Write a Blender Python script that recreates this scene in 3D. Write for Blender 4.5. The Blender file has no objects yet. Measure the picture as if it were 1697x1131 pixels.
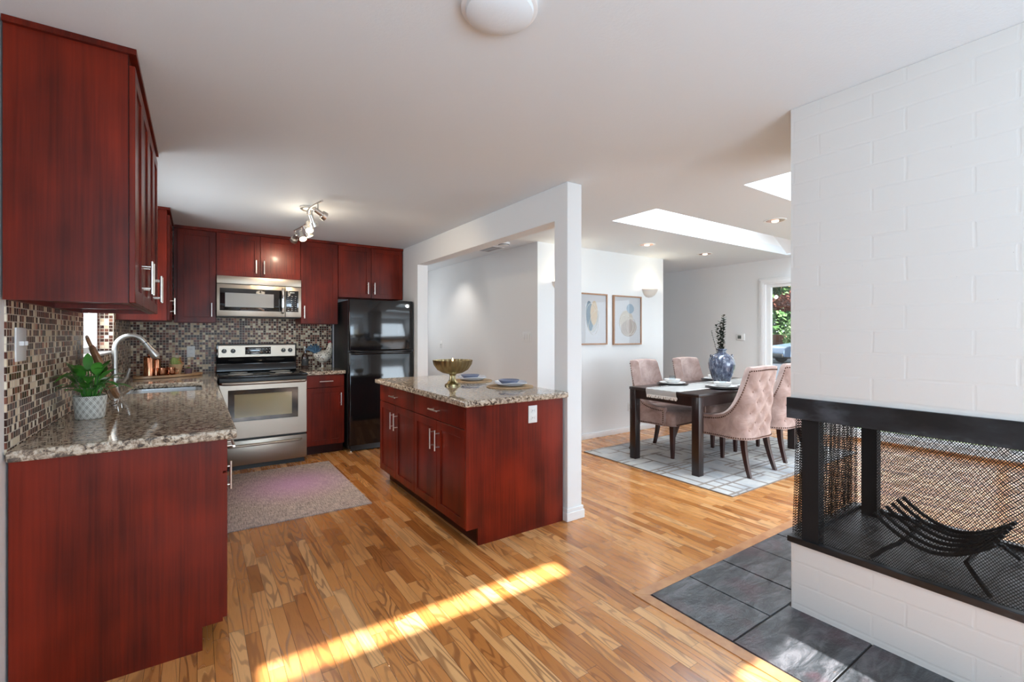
import bpy, bmesh, math, random
from mathutils import Vector, Matrix
random.seed(7)
S = bpy.context.scene
C = S.collection
PI = math.pi
# ------------------------------------------------------------ camera, world, sun, exposure
TH = math.radians(34.223)
cd = bpy.data.cameras.new('camera'); cam = bpy.data.objects.new('camera', cd); C.objects.link(cam)
cam.location = (0, 0, 1.318); cam.rotation_euler = (PI/2, 0, -TH)
cd.sensor_width = 36; cd.lens = 766.9*36/1697; cd.shift_y = -(565.5-554.3)/1697; cd.clip_start = .05; cd.clip_end = 200
S.camera = cam
S.view_settings.view_transform = 'Standard'; S.view_settings.look = 'None'
S.view_settings.exposure = 0.0; S.view_settings.gamma = 1; S.view_settings.use_curve_mapping = False
S.cycles.max_bounces = 10; S.cycles.diffuse_bounces = 5; S.cycles.glossy_bounces = 4; S.cycles.transparent_max_bounces = 16
S.cycles.caustics_reflective = False; S.cycles.caustics_refractive = False
S.cycles.sample_clamp_indirect = 4; S.cycles.use_denoising = True
w = bpy.data.worlds.new('sky'); S.world = w; w.use_nodes = True
w.node_tree.nodes['Background'].inputs[0].default_value = (.86, .93, 1, 1)
w.node_tree.nodes['Background'].inputs[1].default_value = 2.8
def light(name, kind, loc, rot, power, col=(1, 1, 1), **k):
    l = bpy.data.lights.new(name, kind); l.energy = power; l.color = col
    for a, b in k.items(): setattr(l, a, b)
    o = bpy.data.objects.new(name, l); o.location = loc; o.rotation_euler = rot; C.objects.link(o); return o
def aim(d): return Vector(d).to_track_quat('-Z', 'Y').to_euler()
light('sun', 'SUN', (0, -8, 6), aim((0.02, 1, -.466)), 40, (1, .97, .95), angle=.006)
NEUT = (.95, .975, 1); COOL = (.62, .82, 1); SKY = (.76, .89, 1)
# added fill behind camera and in hall; daylight at sink window and skylights
light('fill_south', 'AREA', (.55, -2.25, 1.15), aim((0, 1, 1.4)), 160, COOL, shape='RECTANGLE', size=2.2, size_y=1.8)  # added fill lamp inside the room, tilted up to brighten the ceiling
light('fill_living', 'AREA', (4.8, -2.25, 1.2), aim((0, 1, .45)), 245, (.74, .88, 1), shape='RECTANGLE', size=3.6, size_y=1.8)  # added fill lamp, brightens the dining walls and ceiling
for sx, sy in ((4.30, 2.84), (4.30, 1.56)):
    light('daylight_skylight', 'AREA', (sx, sy, 3.10), (0, 0, 0), 56, SKY, shape='RECTANGLE', size=2.0, size_y=.46)
light('fill_hall', 'AREA', (2.72, 7.48, 1.6), aim((.25, -1, 0)), 9, NEUT, shape='RECTANGLE', size=.7, size_y=1.1)  # added lamp that brightens the dark hall, solid wall behind it
light('daylight_kitchen_window', 'AREA', (-.80, 4.2, 1.62), aim((1, 0, -.1)), 22, NEUT, shape='RECTANGLE', size=1.1, size_y=.8)

# ------------------------------------------------------------ node helper
class G:
    def __init__(s, name, rough=.5, metal=0, color=(.8, .8, .8), coat=0, spec=.5, **k):
        s.mat = bpy.data.materials.new(name); s.mat.use_nodes = True; s.nt = s.mat.node_tree
        s.b = s.nt.nodes['Principled BSDF']; s.tc = None
        s.set('Base Color', (*color, 1)); s.set('Roughness', rough); s.set('Metallic', metal)
        s.set('Coat Weight', coat); s.set('Coat Roughness', .12); s.set('Specular IOR Level', spec)
        for a, v in k.items(): s.set(a.replace('_', ' '), v)
    def n(s, t): return s.nt.nodes.new('ShaderNode'+t)
    def put(s, i, v):
        if isinstance(v, bpy.types.NodeSocket): s.nt.links.new(v, i)
        else: i.default_value = v
    def set(s, k, v): s.put(s.b.inputs[k], v)
    def P(s):
        if not s.tc:
            s.tc = s.n('TexCoord').outputs['Object']; q = s.n('SeparateXYZ'); s.nt.links.new(s.tc, q.inputs[0]); s.xyz = list(q.outputs)
        return s.xyz
    def m(s, op, a, b=0, c=0):
        q = s.n('Math'); q.operation = op
        for i, v in enumerate((a, b, c)): s.put(q.inputs[i], v)
        return q.outputs[0]
    def add(s, a, b): return s.m('ADD', a, b)
    def mul(s, a, b): return s.m('MULTIPLY', a, b)
    def vec(s, x, y, z=0):
        q = s.n('CombineXYZ')
        for i, v in enumerate((x, y, z)): s.put(q.inputs[i], v)
        return q.outputs[0]
    def noise(s, v, scale=1, det=2, rough=.5, dist=0):
        q = s.n('TexNoise'); s.put(q.inputs['Vector'], v); s.put(q.inputs['Scale'], scale)
        q.inputs['Detail'].default_value = det; q.inputs['Roughness'].default_value = rough; q.inputs['Distortion'].default_value = dist
        return q.outputs[0]
    def white(s, v):
        q = s.n('TexWhiteNoise'); q.noise_dimensions = '3D'; s.put(q.inputs['Vector'], v); return q.outputs[0]
    def vor(s, v, scale, feat='F1'):
        q = s.n('TexVoronoi'); q.feature = feat; s.put(q.inputs['Vector'], v); s.put(q.inputs['Scale'], scale); return q.outputs[0]
    def mix(s, f, a, b, mode='MIX'):
        q = s.n('Mix'); q.data_type = 'RGBA'; q.blend_type = mode
        s.put(q.inputs[0], f)
        for i, v in ((6, a), (7, b)):
            s.put(q.inputs[i], v if isinstance(v, bpy.types.NodeSocket) else (*v, 1))
        return q.outputs[2]
    def ramp(s, f, stops, const=False):
        q = s.n('ValToRGB'); e = q.color_ramp.elements
        if const: q.color_ramp.interpolation = 'CONSTANT'
        while len(e) < len(stops): e.new(.5)
        for x, (p, c) in zip(e, stops):
            x.position = p; x.color = (*c, 1) if len(c) == 3 else c
        s.put(q.inputs[0], f); return q.outputs[0]
    def smooth(s, v, a, b):
        q = s.n('MapRange'); q.interpolation_type = 'SMOOTHSTEP'
        s.put(q.inputs[0], v); q.inputs[1].default_value = a; q.inputs[2].default_value = b; return q.outputs[0]
    def bump(s, h, st=.3, d=.002):
        q = s.n('Bump'); q.inputs['Strength'].default_value = st; q.inputs['Distance'].default_value = d
        s.put(q.inputs['Height'], h); s.set('Normal', q.outputs[0])
def flat(name, color, rough=.5, metal=0, **k): return G(name, rough, metal, color, **k).mat
def sp(c):
    f = lambda v: v/12.92 if v <= .04045 else ((v+.055)/1.055)**2.4
    return tuple(f(v/255) for v in c)

def cherry(name, a=(.060, .0062, .003), b=(.22, .019, .006)):
    g = G(name, .32, coat=.05, spec=.20); x, y, z = g.P(); u = g.add(x, y)
    n1 = g.noise(g.vec(g.mul(u, 7), g.mul(z, .7), 3), 1, 2, .5)
    n2 = g.noise(g.vec(g.mul(u, 90), g.mul(z, 2.2), 1), 1, 3, .6)
    n3 = g.noise(g.vec(g.mul(u, 3), g.mul(z, 3), g.mul(g.m('SUBTRACT', x, y), 2)), 1, 2, .5)
    f = g.add(g.add(g.mul(n1, .5), g.mul(n2, .3)), g.mul(n3, .45))
    f = g.smooth(f, .42, .86)
    g.set('Base Color', g.mix(f, a, b)); g.set('Roughness', g.add(.26, g.mul(n2, .14))); return g.mat
M = {}
M['cherry'] = cherry('cherry_wood')
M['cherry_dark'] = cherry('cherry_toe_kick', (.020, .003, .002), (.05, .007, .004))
M['cherry_edge'] = flat('cherry_raw_underside', (.045, .008, .005), .5)

def oak():
    g = G('oak_strip_floor', .3, coat=.25); x, y, z = g.P()
    ux = g.mul(x, 1/.0572); row = g.m('FLOOR', ux); fx = g.m('FRACT', ux)
    r1 = g.white(g.vec(row, 3.1, 0)); r2 = g.white(g.vec(row, 9.7, 0))
    v = g.add(g.m('DIVIDE', y, g.add(.30, g.mul(r2, .40))), g.mul(r1, 17.3)); seg = g.m('FLOOR', v); fy = g.m('FRACT', v)
    idn = g.white(g.vec(row, seg, 5)); id2 = g.white(g.vec(row, seg, 11))
    gx = g.add(g.mul(x, 9), g.mul(idn, 41)); gy = g.add(g.mul(y, 1.15), g.mul(id2, 77))
    n = g.noise(g.vec(gx, gy, g.mul(idn, 13)), 1, 2, .5, .3)
    rings = g.m('SINE', g.mul(n, 75)); rings = g.smooth(rings, .1, 1.0)
    fine = g.noise(g.vec(g.mul(x, 420), g.mul(y, 9), 2), 1, 2, .6)
    base = g.ramp(idn, [(0, (.38, .130, .030)), (.2, (.54, .210, .056)), (.6, (.67, .295, .090)), (.85, (.73, .35, .120)), (1, (.80, .45, .19))])
    str_ = g.mul(rings, g.add(.22, g.mul(id2, .50)))
    c = g.mix(str_, base, (.17, .050, .012))
    c = g.mix(g.mul(g.smooth(fine, .5, .8), .30), c, (.22, .09, .03))
    big = g.noise(g.vec(x, y, 0), 1.6, 2); c = g.mix(g.mul(g.smooth(big, .35, .75), .14), c, (.58, .22, .055))
    ex = g.m('MINIMUM', fx, g.m('SUBTRACT', 1, fx)); ey = g.mul(g.m('MINIMUM', fy, g.m('SUBTRACT', 1, fy)), 10)
    gap = g.m('SUBTRACT', 1, g.smooth(g.m('MINIMUM', ex, ey), .005, .035))
    c = g.mix(g.mul(gap, .75), c, (.07, .025, .01)); g.set('Base Color', c)
    g.set('Roughness', g.add(.20, g.add(g.mul(rings, .05), g.mul(idn, .10))))
    g.bump(g.add(g.mul(gap, -1), g.mul(rings, -.12)), .25, .001); return g.mat
M['oak'] = oak()
def oak_border():
    g = G('oak_border', .3, coat=.25); x, y, z = g.P()
    n = g.noise(g.vec(g.mul(x, 4), g.mul(y, 4), 0), 3, 3, .6); c = g.ramp(n, [(.3, (.40, .16, .06)), (.7, (.60, .30, .13))])
    g.set('Base Color', c); return g.mat
M['oak_border'] = oak_border()
def granite():
    g = G('speckled_granite', .06, spec=.6); x, y, z = g.P(); p = g.vec(x, y, z)
    a = g.noise(p, 46, 4, .65, .6); b = g.noise(p, 95, 3, .6, .4); c0 = g.noise(p, 9, 2)
    col = g.ramp(g.add(g.mul(a, .75), g.mul(b, .25)), [(.36, (.012, .012, .016)), (.43, (.10, .075, .06)), (.48, (.36, .27, .19)), (.55, (.62, .53, .42)), (.64, (.70, .64, .54)), (.74, (.30, .20, .13))])
    col = g.mix(g.mul(g.smooth(b, .56, .66), .75), col, (.05, .045, .045))
    col = g.mix(g.mul(g.smooth(c0, .4, .7), .35), col, (.42, .33, .26)); g.set('Base Color', col); return g.mat
M['granite'] = granite()
def mosaic(name, off=0.0, off_row=0.0):
    g = G(name, .2, spec=.12); x, y, z = g.P(); T = .0262
    v = g.m('DIVIDE', z, T); row = g.m('FLOOR', v)
    u = g.add(g.m('DIVIDE', g.add(x, y), T), g.add(off, g.mul(g.white(g.vec(row, 4, 4)), off_row)))
    col_ = g.m('FLOOR', u); fu = g.m('FRACT', u); fv = g.m('FRACT', v)
    r = g.white(g.vec(col_, row, 2)); r2 = g.white(g.vec(col_, row, 8))
    c = g.ramp(r, [(0, (.035, .012, .008)), (.26, (.085, .026, .017)), (.40, (.15, .050, .032)), (.56, (.23, .09, .058)), (.63, (.42, .19, .13)), (.68, (.52, .38, .25)), (.78, (.70, .58, .42)), (.92, (.80, .71, .56))], True)
    st = g.noise(g.vec(g.mul(g.add(x, y), 420), g.mul(z, 30), 0), 1, 2); dark = g.m('LESS_THAN', r, .66)
    c = g.mix(g.mul(g.mul(g.smooth(st, .5, .7), .40), dark), c, (.36, .22, .17))
    e = g.m('MINIMUM', g.m('MINIMUM', fu, g.m('SUBTRACT', 1, fu)), g.m('MINIMUM', fv, g.m('SUBTRACT', 1, fv)))
    t = g.smooth(e, .045, .085); c = g.mix(t, (.56, .49, .40), c); g.set('Base Color', c)
    g.set('Roughness', g.m('SUBTRACT', .65, g.mul(t, g.mul(.40, g.add(dark, .15))))); g.bump(t, .5, .0012); return g.mat
M['mosaic'] = mosaic('mosaic_tile'); M['mosaic_side'] = mosaic('mosaic_tile_side', .3, 1.0)
def paint(name, c, s=180, st=.10):
    g = G(name, .6, color=c, spec=.25); x, y, z = g.P(); g.bump(g.noise(g.vec(x, y, z), s, 3, .6), st, .002); return g.mat
M['wall'] = paint('white_wall_paint', (.78, .785, .785)); M['ceiling'] = paint('ceiling_paint', (.735, .775, .805), 90, .35)
M['trim'] = flat('white_trim_paint', (.80, .80, .80), .35)
def brick():
    g = G('white_painted_brick', .5, color=(.68, .65, .62), spec=.3); x, y, z = g.P()
    wob = g.mul(g.m('SUBTRACT', g.noise(g.vec(x, y, z), 9, 2), .5), .012)
    v = g.m('DIVIDE', g.add(g.m('SUBTRACT', z, .035), wob), .1); row = g.m('FLOOR', v)
    u = g.add(g.m('DIVIDE', g.add(g.add(x, y), wob), .312), g.add(-.21, g.mul(g.m('FLOORED_MODULO', row, 2), .36)))
    fu = g.m('FRACT', u); fv = g.m('FRACT', v)
    eu = g.mul(g.m('MINIMUM', fu, g.m('SUBTRACT', 1, fu)), .312); ev = g.mul(g.m('MINIMUM', fv, g.m('SUBTRACT', 1, fv)), .1)
    t = g.smooth(g.m('MINIMUM', eu, ev), .0015, .0075)
    cid = g.white(g.vec(g.m('FLOOR', u), row, 1))
    h = g.add(g.add(g.mul(t, .65), g.mul(cid, .18)), g.mul(g.noise(g.vec(x, y, z), 45, 4, .65), .35))
    pits = g.smooth(g.noise(g.vec(x, y, z), 130, 1), .80, .84)
    g.set('Base Color', g.mix(pits, (.675, .645, .615), (.25, .24, .23))); g.bump(h, .24, .004); return g.mat
M['brick'] = brick()
def slate():
    g = G('slate_tile', .3, spec=.5); x, y, z = g.P(); p = g.vec(x, y, z)
    q = g.n('TexCoord'); rnd = g.n('ObjectInfo').outputs['Random']
    a = g.noise(g.vec(g.mul(x, 5), g.mul(y, 16), 2), 1, 5, .65, .8); b = g.noise(p, 5, 3); c_ = g.noise(p, 60, 4, .7)
    c = g.ramp(a, [(.32, (.016, .018, .020)), (.45, (.040, .045, .050)), (.55, (.085, .088, .096)), (.66, (.15, .15, .16))])
    c = g.mix(g.mul(g.smooth(b, .5, .7), .6), c, (.080, .038, .048)); c = g.mix(g.smooth(c_, .64, .76), c, (.13, .07, .035))
    g.set('Base Color', c); g.set('Roughness', g.add(.22, g.mul(c_, .25))); g.bump(g.add(a, g.mul(c_, .35)), .8, .006); return g.mat
M['slate'] = slate(); M['grout'] = flat('dark_grout', (.035, .03, .027), .8)
def steel(name, c=(.60, .56, .51), r=.28, axis=0):
    g = G(name, r, 1, c); x, y, z = g.P()
    vv = g.vec(g.mul(x, 3 if axis == 0 else 500), g.mul(y, 3), g.mul(z, 500 if axis == 0 else 3))
    n = g.noise(vv, 1, 2); g.set('Roughness', g.add(r-.06, g.mul(n, .14))); return g.mat
M['steel'] = steel('brushed_steel', (.42, .36, .295), .36); M['nickel'] = flat('satin_nickel', (.74, .70, .64), .28, 1)
M['chrome'] = flat('chrome', (.8, .8, .8), .08, 1); M['faucet'] = flat('brushed_faucet_nickel', (.44, .42, .395), .30, 1)
M['sink'] = flat('sink_steel', (.62, .62, .62), .25, 1)
M['black_gloss'] = flat('black_gloss', (.006, .006, .007), .08, spec=.6); M['black'] = flat('black_satin', (.012, .012, .012), .4)
M['black_glass'] = flat('black_glass', (.010, .010, .011), .03, spec=.8)
M['oven_glass'] = G('oven_glass_reflection', .06, 0, (.32, .27, .15), spec=.6).mat  # greenish-yellow reflection is put into the base colour of the glass
M['mw_glass'] = G('microwave_window', .25, 0, (.26, .25, .23), spec=.6).mat
M['dial'] = flat('display_print', (.45, .45, .43), .5)
def iron():
    g = G('black_iron', .32, .3); x, y, z = g.P(); n = g.noise(g.vec(g.mul(x, 4), g.mul(y, 4), g.mul(z, 9)), 1, 4, .6)
    g.set('Base Color', g.ramp(n, [(.35, (.008, .008, .009)), (.55, (.022, .024, .028)), (.7, (.075, .085, .10))])); return g.mat
M['iron'] = iron(); M['iron_rough'] = flat('sooty_iron', (.007, .007, .008), .6, spec=.3)
def soot():
    g = G('firebox_floor', .38); x, y, z = g.P(); a = g.noise(g.vec(x, y, z), 8, 4, .7)
    ln = g.m('MINIMUM', g.m('FRACT', g.mul(x, 9)), g.m('FRACT', g.mul(y, 4.5)))
    g.set('Base Color', g.mix(g.smooth(ln, .0, .06), (.004, .004, .004), g.ramp(a, [(.3, (.02, .02, .022)), (.7, (.17, .17, .18))]))); g.bump(a, .4, .004); return g.mat
M['soot'] = soot()
def meshscreen():
    g = G('wire_mesh', .4, .6, (.012, .012, .012)); x, y, z = g.P(); u = g.add(x, y)
    k = 1/.0095
    a = g.m('FRACT', g.mul(g.add(u, g.mul(z, .75)), k)); b = g.m('FRACT', g.mul(g.m('SUBTRACT', u, g.mul(z, .75)), k))
    wv = g.m('MAXIMUM', g.m('LESS_THAN', a, .27), g.m('LESS_THAN', b, .27)); g.set('Alpha', wv); return g.mat
M['mesh'] = meshscreen()
M['glass'] = None
def glass(name, tint=(1, 1, 1), rough=0.0):
    m = bpy.data.materials.new(name); m.use_nodes = True; nt = m.node_tree; nt.nodes.clear()
    o = nt.nodes.new('ShaderNodeOutputMaterial'); t = nt.nodes.new('ShaderNodeBsdfTransparent'); gl = nt.nodes.new('ShaderNodeBsdfGlossy')
    t.inputs[0].default_value = (*tint, 1); gl.inputs['Roughness'].default_value = rough
    mx = nt.nodes.new('ShaderNodeMixShader'); lw = nt.nodes.new('ShaderNodeLayerWeight'); pw = nt.nodes.new('ShaderNodeMath'); pw.operation = 'POWER'; pw.inputs[1].default_value = 4; f = nt.nodes.new('ShaderNodeMath'); f.operation = 'MULTIPLY_ADD'; f.inputs[1].default_value = .6; f.inputs[2].default_value = .04; nt.links.new(lw.outputs['Facing'], pw.inputs[0]); nt.links.new(pw.outputs[0], f.inputs[0])
    for a, b in ((f.outputs[0], mx.inputs[0]), (t.outputs[0], mx.inputs[1]), (gl.outputs[0], mx.inputs[2]), (mx.outputs[0], o.inputs[0])): nt.links.new(a, b)
    return m
M['glass'] = glass('clear_glass', (.97, .98, .98))
M['glassware'] = glass('tumbler_glass', (.90, .92, .93), .02)
def velvet():
    g = G('dusty_pink_velvet', .75, spec=.2); x, y, z = g.P(); n = g.noise(g.vec(x, y, z), 7, 4, .65, .5)
    g.set('Base Color', g.ramp(n, [(.3, (.27, .175, .155)), (.55, (.42, .30, .27)), (.75, (.56, .43, .40))]))
    g.set('Sheen Weight', .7); g.set('Sheen Tint', (1, .85, .8, 1)); g.bump(g.noise(g.vec(x, y, z), 400, 1), .1, .001); return g.mat
M['velvet'] = velvet()
def wood(name, a, b, sc=1, r=.35, coat=.2, axis='z'):
    g = G(name, r, coat=coat); x, y, z = g.P()
    vv = {'z': g.vec(g.mul(x, 40), g.mul(y, 40), g.mul(z, 3)), 'x': g.vec(g.mul(x, 3), g.mul(y, 40), g.mul(z, 40)), 'y': g.vec(g.mul(x, 40), g.mul(y, 3), g.mul(z, 40))}[axis]
    g.set('Base Color', g.ramp(g.noise(vv, sc, 3, .6), [(.3, a), (.7, b)])); return g.mat
M['espresso'] = wood('espresso_wood', (.009, .004, .004), (.022, .009, .008)); M['leg_wood'] = wood('chair_leg_wood', (.020, .006, .005), (.05, .012, .009))
M['frame_wood'] = wood('picture_frame_wood', (.30, .15, .08), (.42, .23, .13)); M['tray_wood'] = wood('tray_wood', (.38, .20, .09), (.58, .34, .17), axis='x')
M['board_wood'] = wood('round_board_wood', (.20, .09, .04), (.38, .20, .10))
M['nail'] = flat('bronze_nailheads', (.10, .05, .035), .35, 1)
def rug_k():
    g = G('heathered_rug', .95, spec=.1); x, y, z = g.P()
    a = g.noise(g.vec(g.mul(x, 160), g.mul(y, 14), 0), 1, 3, .7); b = g.noise(g.vec(g.mul(x, 14), g.mul(y, 160), 3), 1, 3, .7)
    c = g.mix(g.smooth(g.add(g.mul(a, .5), g.mul(b, .5)), .38, .62), (.24, .20, .19), (.74, .62, .58))
    vio = g.noise(g.vec(x, y, 0), 1.8, 2); d = g.n('VectorMath'); d.operation = 'DISTANCE'; g.put(d.inputs[0], g.vec(x, y, 0)); d.inputs[1].default_value = (.08, .12, 0)
    f = g.mul(g.m('SUBTRACT', 1, g.smooth(d.outputs['Value'], .0, .62)), .75)
    c = g.mix(f, c, (.62, .36, .64)); g.set('Base Color', c); g.bump(g.add(a, b), .7, .004); return g.mat
M['rug_k'] = rug_k()
def rug_d():
    g = G('lattice_area_rug', .95, spec=.1); x, y, z = g.P()
    L = None
    for i, (sx, sy, w0) in enumerate(((.46, .17, .05), (.23, .34, .05), (.34, .46, .04))):
        u = g.m('DIVIDE', x, sx); v = g.m('DIVIDE', g.add(y, i*.05), sy); r = g.white(g.vec(g.m('FLOOR', u), g.m('FLOOR', v), i))
        fu = g.mul(g.m('FRACT', u), sx); fv = g.mul(g.m('FRACT', v), sy)
        l = g.m('MAXIMUM', g.mul(g.m('LESS_THAN', fu, .028), g.m('GREATER_THAN', r, .42)), g.mul(g.m('LESS_THAN', fv, .026), g.m('LESS_THAN', r, .55)))
        L = l if L is None else g.m('MAXIMUM', L, l)
    wash = g.noise(g.vec(x, y, 0), 1.8, 4, .65); c = g.ramp(wash, [(.34, (.32, .34, .37)), (.5, (.50, .50, .50)), (.64, (.64, .62, .58))])
    lc = g.mix(g.noise(g.vec(x, y, 4), 3, 2), (.17, .18, .21), (.36, .28, .21))
    c = g.mix(g.mul(L, g.smooth(g.noise(g.vec(x, y, 9), 5, 3), .3, .55)), c, lc)
    g.set('Base Color', c); g.bump(g.noise(g.vec(x, y, z), 300, 2), .5, .003); return g.mat
M['rug_d'] = rug_d()
M['ceramic'] = flat('white_ceramic', (.74, .74, .73), .2, coat=.4); M['blue_ceramic'] = flat('slate_blue_ceramic', (.20, .23, .33), .25, coat=.3)
M['white_plate'] = flat('pale_blue_white_plate', (.66, .70, .78), .2, coat=.3); M['charger'] = flat('dark_charger', (.05, .04, .04), .4)
def woven():
    g = G('woven_placemat', .9, spec=.1); x, y, z = g.P(); q = g.n('VectorMath'); q.operation = 'LENGTH'; g.put(q.inputs[0], g.vec(x, y, 0))
    r = g.m('SINE', g.mul(q.outputs['Value'], 620)); n = g.noise(g.vec(x, y, z), 150, 2)
    g.set('Base Color', g.mix(g.add(g.mul(r, .3), n), (.42, .25, .12), (.72, .56, .38))); g.bump(r, .8, .003); return g.mat
M['woven'] = woven()
M['brass'] = G('champagne_brass', .30, 1, (.40, .33, .18)).mat
def vasem():
    g = G('mottled_blue_glaze', .18, coat=.5); x, y, z = g.P(); n = g.noise(g.vec(g.mul(x, 30), g.mul(y, 30), g.mul(z, 14)), 1, 4, .65); m2 = g.noise(g.vec(x, y, z), 9, 3)
    c = g.ramp(n, [(.32, (.018, .022, .040)), (.5, (.065, .080, .125)), (.64, (.20, .22, .28)), (.75, (.36, .33, .30))]); g.set('Base Color', g.mix(g.mul(g.smooth(m2, .5, .7), .5), c, (.09, .115, .20))); g.bump(n, .5, .004); return g.mat
M['vase'] = vasem()
M['copper'] = G('copper', .18, 1, (.62, .27, .15)).mat; M['terracotta'] = flat('tan_terracotta', (.55, .33, .17), .7); M['plum_pot'] = flat('plum_clay', (.16, .09, .10), .7)
def leafm(name, a, b, r=.35):
    g = G(name, r, spec=.5); x, y, z = g.P(); g.set('Base Color', g.mix(g.noise(g.vec(x, y, z), 14, 2), a, b)); return g.mat
M['leaf'] = leafm('glossy_green_leaf', (.015, .10, .012), (.10, .36, .04)); M['dark_leaf'] = leafm('dark_olive_leaf', (.012, .020, .014), (.04, .055, .035), .6)
M['cactus'] = leafm('cactus_green', (.16, .26, .05), (.45, .50, .16), .6); M['bloom'] = flat('red_yellow_buds', (.55, .22, .06), .6)
M['stem'] = flat('plant_stem', (.08, .12, .03), .6); M['soil'] = flat('potting_soil', (.03, .02, .013), .95)
def potm():
    g = G('grey_pot_with_white_lattice', .7); x, y, z = g.P(); a = g.m('ARCTAN2', y, x); k = 14/(2*PI)
    s1 = g.m('ABSOLUTE', g.m('SUBTRACT', g.m('FRACT', g.add(g.mul(a, k), g.mul(z, 26))), .5)); s2 = g.m('ABSOLUTE', g.m('SUBTRACT', g.m('FRACT', g.m('SUBTRACT', g.mul(a, k), g.mul(z, 26))), .5))
    s3 = g.m('ABSOLUTE', g.m('SUBTRACT', g.m('FRACT', g.add(g.add(g.mul(a, k), g.mul(z, 26)), .25)), .5)); s4 = g.m('ABSOLUTE', g.m('SUBTRACT', g.m('FRACT', g.add(g.m('SUBTRACT', g.mul(a, k), g.mul(z, 26)), .25)), .5))
    mn = g.m('MINIMUM', g.m('MINIMUM', s1, s2), g.m('MINIMUM', s3, s4)); t = g.m('LESS_THAN', mn, .045)
    g.set('Base Color', g.mix(t, (.36, .33, .29), (.80, .77, .70))); return g.mat
M['pot'] = potm()
M['plastic'] = flat('white_plastic', (.76, .76, .75), .3); M['slot'] = flat('dark_slot', (.03, .03, .03), .6); M['gold'] = flat('outlet_gold', (.6, .5, .3), .4)
M['amber'] = flat('brown_bottle_glass', (.035, .018, .014), .08, spec=.8); M['linen'] = flat('white_cotton_runner', (.82, .81, .79), .95)
def emis(name, c, s):
    return G(name, .4, 0, (.8, .8, .8), Emission_Color=(*c, 1), Emission_Strength=s).mat
M['bulb'] = emis('lit_halogen', (1, .80, .52), 14); M['bulb_soft'] = emis('lit_downlight', (1, .86, .70), 1.1); M['flame'] = emis('candle_flame', (1, .62, .25), 6)
M['sconce'] = flat('sconce_plaster', (.72, .66, .60), .6)
M['paper'] = flat('art_paper', (.60, .58, .60), .7)
M['asphalt'] = G('asphalt', .8, 0, (.045, .055, .070)).mat; M['patio'] = flat('patio_concrete', (.12, .13, .145), .8)
M['lawn'] = leafm('lawn_grass', (.022, .045, .012), (.05, .085, .022), .9); M['fence'] = wood('fence_cedar', (.11, .045, .03), (.20, .09, .06), r=.8, coat=0)
M['hedge'] = leafm('hedge_leaves', (.07, .14, .05), (.24, .36, .14), .7); M['tree_leaf'] = leafm('tree_leaves', (.02, .06, .015), (.09, .20, .05), .7)
M['maple'] = leafm('red_maple_leaves', (.07, .025, .015), (.28, .08, .045), .7); M['bark'] = wood('bark', (.05, .03, .02), (.10, .07, .05), r=.9, coat=0)
M['rim'] = flat('alloy_rim', (.62, .63, .65), .4)
M['car'] = flat('pale_blue_car_paint', (.16, .23, .34), .25, .1, coat=.4); M['tyre'] = flat('tyre_rubber', (.02, .02, .022), .7)

# ------------------------------------------------------------ mesh helpers
def BM(): return bmesh.new()
def box(bm, x0, x1, y0, y1, z0, z1, bev=0, seg=2):
    r = bmesh.ops.create_cube(bm, size=1, matrix=Matrix.Translation(((x0+x1)/2, (y0+y1)/2, (z0+z1)/2)) @ Matrix.Diagonal((abs(x1-x0), abs(y1-y0), abs(z1-z0), 1)))
    if bev:
        es = list({e for v in r['verts'] for e in v.link_edges})
        bmesh.ops.bevel(bm, geom=es, offset=bev, segments=seg, profile=.5, affect='EDGES')
    return bm
def lathe(bm, prof, c=(0, 0, 0), n=32, flute=0, nf=16, squash=None):
    rings = []
    for r, z in prof:
        ring = []
        for i in range(n):
            a = 2*PI*i/n; rr = r*(1+flute*abs(math.cos(a*nf/2))) if flute else r
            ring.append(bm.verts.new((c[0]+rr*math.cos(a), c[1]+rr*math.sin(a), c[2]+z)))
        rings.append(ring)
    for a, b in zip(rings, rings[1:]):
        for i in range(n): bm.faces.new((a[i], a[(i+1) % n], b[(i+1) % n], b[i]))
    if prof[0][0] > 1e-5: bm.faces.new(rings[0][::-1])
    if prof[-1][0] > 1e-5: bm.faces.new(rings[-1])
    bmesh.ops.remove_doubles(bm, verts=[v for r in (rings[0], rings[-1]) for v in r], dist=1e-6)
    return bm
def tube(bm, pts, r, n=10, cap=True, flatz=1.0):
    pts = [Vector(p) for p in pts]; rs = r if isinstance(r, (list, tuple)) else [r]*len(pts); rings = []
    t0 = (pts[1]-pts[0]).normalized(); up = Vector((0, 0, 1)) if abs(t0.z) < .9 else Vector((1, 0, 0)); nrm = t0.cross(up).normalized()
    for i, p in enumerate(pts):
        t = ((pts[min(i+1, len(pts)-1)]-p).normalized()+(p-pts[max(i-1, 0)]).normalized()).normalized()
        nrm = (nrm-t*nrm.dot(t)).normalized(); b = t.cross(nrm)
        rings.append([bm.verts.new(p+(nrm*math.cos(2*PI*k/n)+b*math.sin(2*PI*k/n)*flatz)*rs[i]) for k in range(n)])
    for a, b in zip(rings, rings[1:]):
        for k in range(n): bm.faces.new((a[k], a[(k+1) % n], b[(k+1) % n], b[k]))
    if cap: bm.faces.new(rings[0][::-1]); bm.faces.new(rings[-1])
    return bm
def cyl(bm, a, b, r, r2=None, n=20): return tube(bm, [a, b], [r, r if r2 is None else r2], n)
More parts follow.
